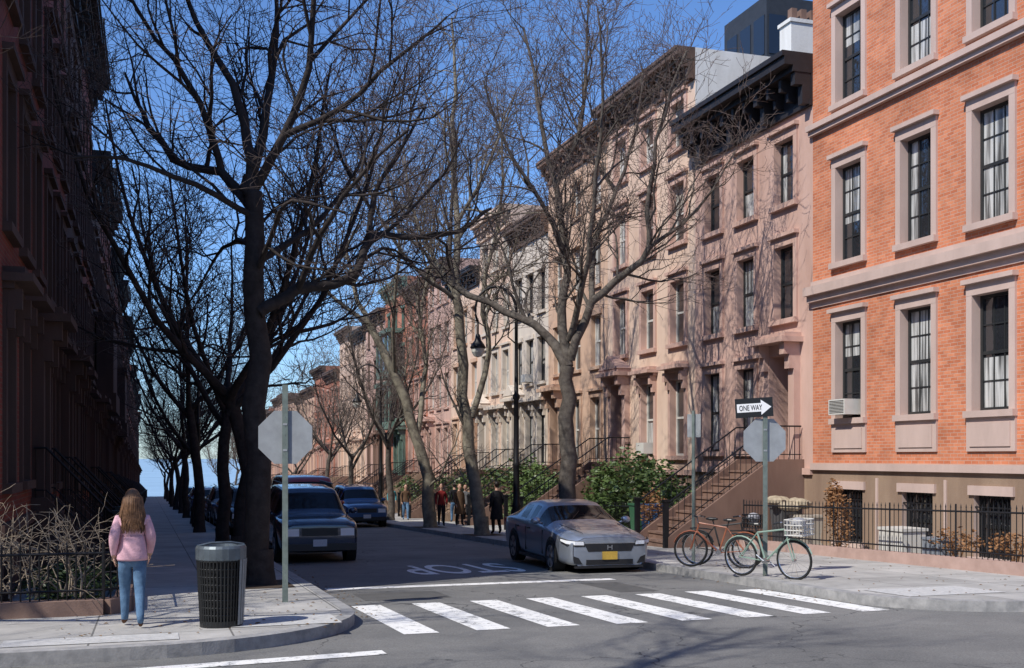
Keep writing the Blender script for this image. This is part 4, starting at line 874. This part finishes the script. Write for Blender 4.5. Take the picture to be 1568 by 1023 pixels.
# ------------------------------------------------------------------ people
skin=mat('skin',(.55,.33,.24),.55,var=.1,bump=0)
def person(name,x,y,rz,H,top,legs,shoes,hair,stride=.5,long_hair=False,coat=None,base=.15,arm=0.0,puff=1.0,skinm=None):
    skinm=skinm or skin
    e=empty(name,(x,y,gz(y)+base),rz)
    V=[];E=[];Rr=[]
    def v(p,r): V.append(p); Rr.append(r if isinstance(r,tuple) else (r,r)); return len(V)-1
    pel=v((0,0,.525),(.088,.068)); wa=v((0,.0,.61),(.072,.053)); ch=v((0,.004,.71),(.085*puff,.058*puff)); ub=v((0,0,.775),(.066*puff,.05)); nb=v((0,.0,.82),(.034,.034)); nk=v((0,.006,.862),(.027,.028)); hd=v((0,.012,.90),(.03,.03))
    E+=[(pel,wa),(wa,ch),(ch,ub),(ub,nb),(nb,nk),(nk,hd)]
    hands=[]
    for s,sw in ((-1,stride),(1,-stride)):
        hp=v((s*.048,-.004,.485),(.06,.064)); kn=v((s*.05,.035+.07*sw,.285),(.04,.042)); 
        if sw>=0: an=v((s*.05,.13*sw,.05),.028); to=v((s*.055,.13*sw+.085,.02),(.024,.016))
        else: an=v((s*.05,.19*sw,.075),.028); to=v((s*.055,.19*sw+.07,.018),(.024,.016))
        E+=[(pel,hp),(hp,kn),(kn,an),(an,to)]
        sh=v((s*.096,0,.782),.034*puff); el=v((s*.13,-.03-.03*sw,.645),.034*puff)
        wrp=(s*.128,.05-.08*sw+arm,.52+arm*.8); wr=v(wrp,.022*puff**.5); pa=v((s*.124,wrp[1]+.02,wrp[2]-.035),(.016,.02))
        E+=[(ub,sh),(sh,el),(el,wr),(wr,pa)]; hands.append((s,Vector(V[pa])))
    me=bpy.data.meshes.new('sk'); me.from_pydata([tuple(c*H for c in p) for p in V],E,[]); ob=bpy.data.objects.new('sk',me); col.objects.link(ob)
    ob.modifiers.new('skin','SKIN'); 
    sv=me.skin_vertices[0].data
    for i,r in enumerate(Rr): sv[i].radius=(r[0]*H,r[1]*H); sv[i].use_root=(i==0)
    sb=ob.modifiers.new('s','SUBSURF'); sb.levels=2; sb.render_levels=2
    dg=bpy.context.evaluated_depsgraph_get(); nm=bpy.data.meshes.new_from_object(ob.evaluated_get(dg)); bpy.data.objects.remove(ob)
    for m in (top,legs,shoes,skinm): nm.materials.append(m)
    for p in nm.polygons:
        p.use_smooth=True; c=p.center/H; mi=0
        if abs(c.x)>.098 and c.z<.70: 
            mi=0 if c.z>wrp[2]-.012 else 3
            if c.z<.44: mi=1
        elif c.z<.50: mi=1
        if c.z<.042: mi=2
        if c.z>.835: mi=3
        p.material_index=mi
    o=bpy.data.objects.new('body',nm); col.objects.link(o); o.parent=e
    b=MB(); hc=(0,.014*H,.932*H); b.ell(hc,(.046*H,.056*H,.066*H),16,12)
    b.ell((0,.022*H,.892*H),(.034*H,.042*H,.03*H),12,8)
    b.tube([(0,.068*H,.938*H),(0,.08*H,.92*H),(0,.068*H,.915*H)],[.005*H,.009*H,.006*H],6)
    for s in (-1,1): b.ell((s*.047*H,.008*H,.93*H),(.006*H,.012*H,.017*H),8,6)
    for s,pa in hands:
        pa=pa*H; b.ell(pa-Vector((0,0,.006*H)),(.011*H,.02*H,.026*H),10,6)
        for i in range(4):
            yy=-.015+.010*i; L=(.034,.042,.04,.03)[3-i]
            st=pa+Vector((0,yy*H,-.022*H)); b.tube([st,st+Vector((-s*.004*H,.002*H,-L*.5*H)),st+Vector((-s*.012*H,.004*H,-L*H))],[.0052*H,.0048*H,.0036*H],6)
        st=pa+Vector((0,.014*H,-.002*H)); b.tube([st,st+Vector((-s*.008*H,.014*H,-.014*H)),st+Vector((-s*.012*H,.016*H,-.03*H))],[.006*H,.0055*H,.004*H],6)
    o=b.obj('head_and_hands',skinm,smooth=True); o.parent=e
    b=MB()
    for s in (-1,1): b.ell((s*.018*H,.063*H,.94*H),(.007*H,.006*H,.004*H),8,5); b.tube([(s*.009*H,.069*H,.951*H),(s*.027*H,.062*H,.951*H)],.002*H,4)
    b.tube([(-.013*H,.064*H,.903*H),(0,.069*H,.902*H),(.013*H,.064*H,.903*H)],.0028*H,4)
    o=b.obj('eyes_and_mouth',plain('features',(.09,.03,.03),.5)); o.parent=e
    b=MB(); R=random.Random(int(x*100))
    b.ell((0,-.002*H,.945*H),(.053*H,.056*H,.062*H),16,10)
    if long_hair:
        b.add(*loft_hair(H))
        for i in range(420):
            a=math.radians(R.uniform(185,355)); s=math.cos(a); q_=math.sin(a)
            w=R.uniform(.9,1.15); zt=.99-.05*R.random(); ze=R.uniform(.68,.77)
            b.tube([(s*.03*H,q_*.03*H,zt*H),(s*.058*H*w,(q_*.058-.002)*H*w,.94*H),(s*.066*H*w,(q_*.056-.008)*H*w,.88*H),((s*.078+R.gauss(0,.004))*H*w,(q_*.05-.022)*H,.80*H),((s*.072+R.gauss(0,.009))*H,(q_*.04-.036)*H,ze*H)],[.003*H,.0045*H,.0045*H,.004*H,.001*H],4,caps=False)
    o=b.obj('hair',hair,smooth=True); o.parent=e
    if coat or puff>1.1:
        b=MB(); prof=[(.80,.085,.055),(.72,.108,.075),(.60,.098,.072),(.5,.112,.085),(.36,.125,.1),(.28,.13,.108)] if coat else [(.66,.085,.066),(.60,.094,.074),(.54,.103,.083),(.50,.107,.088),(.485,.103,.085),(.49,.09,.07)]
        n=22
        for z,rx,ry in prof:
            for j in range(n): a=2*math.pi*j/n; k=1+.035*math.sin(5*a+z*20); b.v.append((rx*H*math.cos(a)*k,ry*H*math.sin(a)*k,z*H))
        for i in range(len(prof)-1):
            for j in range(n): j2=(j+1)%n; b.f.append((i*n+j,i*n+j2,(i+1)*n+j2,(i+1)*n+j)); b.mi.append(0)
        o=b.obj('coat' if coat else 'jumper_hem',coat or top,smooth=True); o.parent=e
    return e
def loft_hair(H):
    vs=[];fs=[]; prof=[(.985,.03,.03,-.005),(.95,.055,.052,-.008),(.90,.060,.048,-.012),(.85,.064,.04,-.022),(.80,.068,.03,-.04),(.75,.058,.018,-.052),(.72,.03,.008,-.056)]
    n=14
    for z,rx,ry,yo in prof:
        for j in range(n): a=2*math.pi*j/n; yy=math.sin(a)*ry; yy=yy if yy<0 else yy*.25; vs.append((rx*H*math.cos(a),(yy+yo)*H,z*H))
    for i in range(len(prof)-1):
        for j in range(n): j2=(j+1)%n; fs.append((i*n+j,i*n+j2,(i+1)*n+j2,(i+1)*n+j))
    fs.append(tuple((len(prof)-1)*n+j for j in range(n)))
    return vs,fs
def cloth(n,c,v=.25): return mat(n,c,.9,var=v,scale=14,bump=.4,bscale=18)
pink=cloth('pink_knit',(.78,.46,.52)); jeans=mat('blue_denim',(.13,.23,.36),.9,c2=(.06,.12,.21),scale=9,bump=.2); brownshoe=cloth('brown_leather',(.14,.07,.04)); hairb=mat('brown_hair',(.24,.13,.07),.5,c2=(.08,.04,.022),scale=22,bump=0)
blackc=cloth('black_cloth',(.015,.015,.018)); hairk=mat('dark_hair',(.02,.014,.01),.5,bump=0); redc=cloth('red_jacket_cloth',(.25,.025,.025)); tealc=cloth('teal_cloth',(.08,.3,.33)); brnc=cloth('brown_cloth',(.12,.07,.04)); greyc=cloth('grey_cloth',(.2,.2,.2))
person('walking_woman',-.2,13.9,.04,1.63,pink,jeans,brownshoe,hairb,stride=.75,long_hair=True,puff=1.2,arm=.02)
person('pedestrian',11.0,35.4,.2,1.76,blackc,blackc,blackc,hairk,stride=.3,coat=blackc)
person('pedestrian',11.2,43.6,3.0,1.72,redc,blackc,blackc,hairk,stride=.4)
person('pedestrian',11.9,43.4,3.3,1.70,brnc,blackc,blackc,hairb,stride=.4,coat=brnc)
person('pedestrian',12.3,58.5,3.0,1.68,tealc,jeans,blackc,hairb,stride=.5)
person('pedestrian',11.5,60,3.0,1.75,greyc,blackc,blackc,hairk,stride=.3)
person('pedestrian',12.8,47.5,.0,1.75,blackc,jeans,blackc,hairk,stride=.5)
person('pedestrian',11.6,52,3.1,1.7,brnc,jeans,blackc,hairk,stride=.5)
person('pedestrian',12.6,45,2.9,1.66,greyc,blackc,blackc,hairb,stride=.4)
person('pedestrian',11.2,66,3.1,1.72,blackc,jeans,blackc,hairk,stride=.5)

# ------------------------------------------------------------------ areaway clutter
def wheelie(x,y,c,h=1.0):
    b=MB(); z=gz(y)+.15
    b.add([(x-.22,y-.25,z+.05),(x+.22,y-.25,z+.05),(x+.22,y+.25,z+.05),(x-.22,y+.25,z+.05),(x-.28,y-.3,z+h),(x+.28,y-.3,z+h),(x+.28,y+.3,z+h),(x-.28,y+.3,z+h)],[(0,1,2,3),(0,1,5,4),(1,2,6,5),(2,3,7,6),(3,0,4,7)])
    b.box(x-.31,x+.31,y-.33,y+.33,z+h,z+h+.06); b.tube([(x+.3,y-.25,z+h-.03),(x+.36,y,z+h),(x+.3,y+.25,z+h-.03)],.015,5)
    for s in (-.24,.24): b.tube([(x+.2,y+s-.02,z+.1),(x+.2,y+s+.02,z+.1)],.1,10)
    b.obj('wheelie_bin',c)
wheelie(13.9,29.4,plain('blue_plastic',(.03,.12,.3),.5)); wheelie(13.9,30.2,plain('green_plastic',(.03,.1,.05),.5)); wheelie(15.2,24.4,plain('grey_plastic',(.08,.08,.085),.5)); wheelie(15.2,23.5,plain('beige_plastic',(.45,.4,.33),.5),.8)
b=MB(); z=gz(19.8)+.15; b.box(15.0,15.6,19.6,20.4,z,z+.6); b.box(14.97,15.63,19.57,20.43,z+.6,z+.66); b.obj('storage_box',M['sash_w'])
b=MB(); z=gz(18.8)+.15; b.box(15.1,15.5,18.5,19.1,z,z+.45); b.box(15.08,15.52,18.48,19.12,z+.45,z+.5); b.obj('storage_box',plain('grey_box',(.2,.22,.25),.6))
b=MB()
for i in range(9):
    b.ell((15.1+RND.uniform(-.3,.3),24.2+RND.uniform(-.9,.6),gz(24.5)+1.2+RND.uniform(0,.15)),(RND.uniform(.14,.24),RND.uniform(.18,.3),.12),8,5)
b.obj('rubbish_bags',mat('canvas_bag',(.45,.38,.27),.8,c2=(.25,.2,.14),scale=6,bump=.8,bscale=6))
b=MB()
for x,y in ((1.76,19.1),(10.75,28),(10.5,35.1),(10.5,42.6)): sheet(b,x-.6,x+.5,y-.8,y+.8,.156)
b.obj('tree_pit_soil',mat('soil',(.07,.05,.035),.95,scale=8,bump=.8))

# ------------------------------------------------------------------ light
sd=Vector((1,.5,-1.2)).normalized()
sun=bpy.data.lights.new('sun','SUN'); sun.energy=5; sun.angle=math.radians(.5); sun.color=(1,.955,.88)
so=bpy.data.objects.new('sun',sun); so.rotation_euler=sd.to_track_quat('-Z','Y').to_euler(); col.objects.link(so); so.location=(-20,-10,30)
w=bpy.data.worlds.new('World'); scene.world=w; w.use_nodes=True; N=w.node_tree.nodes; L=w.node_tree.links
sk=N.new('ShaderNodeTexSky'); sk.sky_type='NISHITA'; sk.sun_disc=False; sk.sun_elevation=math.asin(-sd.z); sk.sun_rotation=math.atan2(-sd.x,-sd.y); sk.air_density=1.0; sk.dust_density=.3; sk.ozone_density=3.0
hs=N.new('ShaderNodeMixRGB'); hs.blend_type='MULTIPLY'; hs.inputs[0].default_value=1; hs.inputs[2].default_value=(.74,.96,1.28,1); L.new(sk.outputs[0],hs.inputs[1])
bg=N['Background']; bg.inputs[1].default_value=.14; L.new(hs.outputs[0],bg.inputs[0])
cam=bpy.data.cameras.new('camera'); cam.lens=39.03; cam.sensor_width=36; cam.shift_y=.1202; cam.clip_end=12000; cam.clip_start=.05
co=bpy.data.objects.new('camera',cam); co.location=(0,0,1.8); co.rotation_euler=(math.radians(90),0,-TH); col.objects.link(co); scene.camera=co
scene.view_settings.view_transform='Standard'; scene.view_settings.look='None'; scene.view_settings.exposure=0
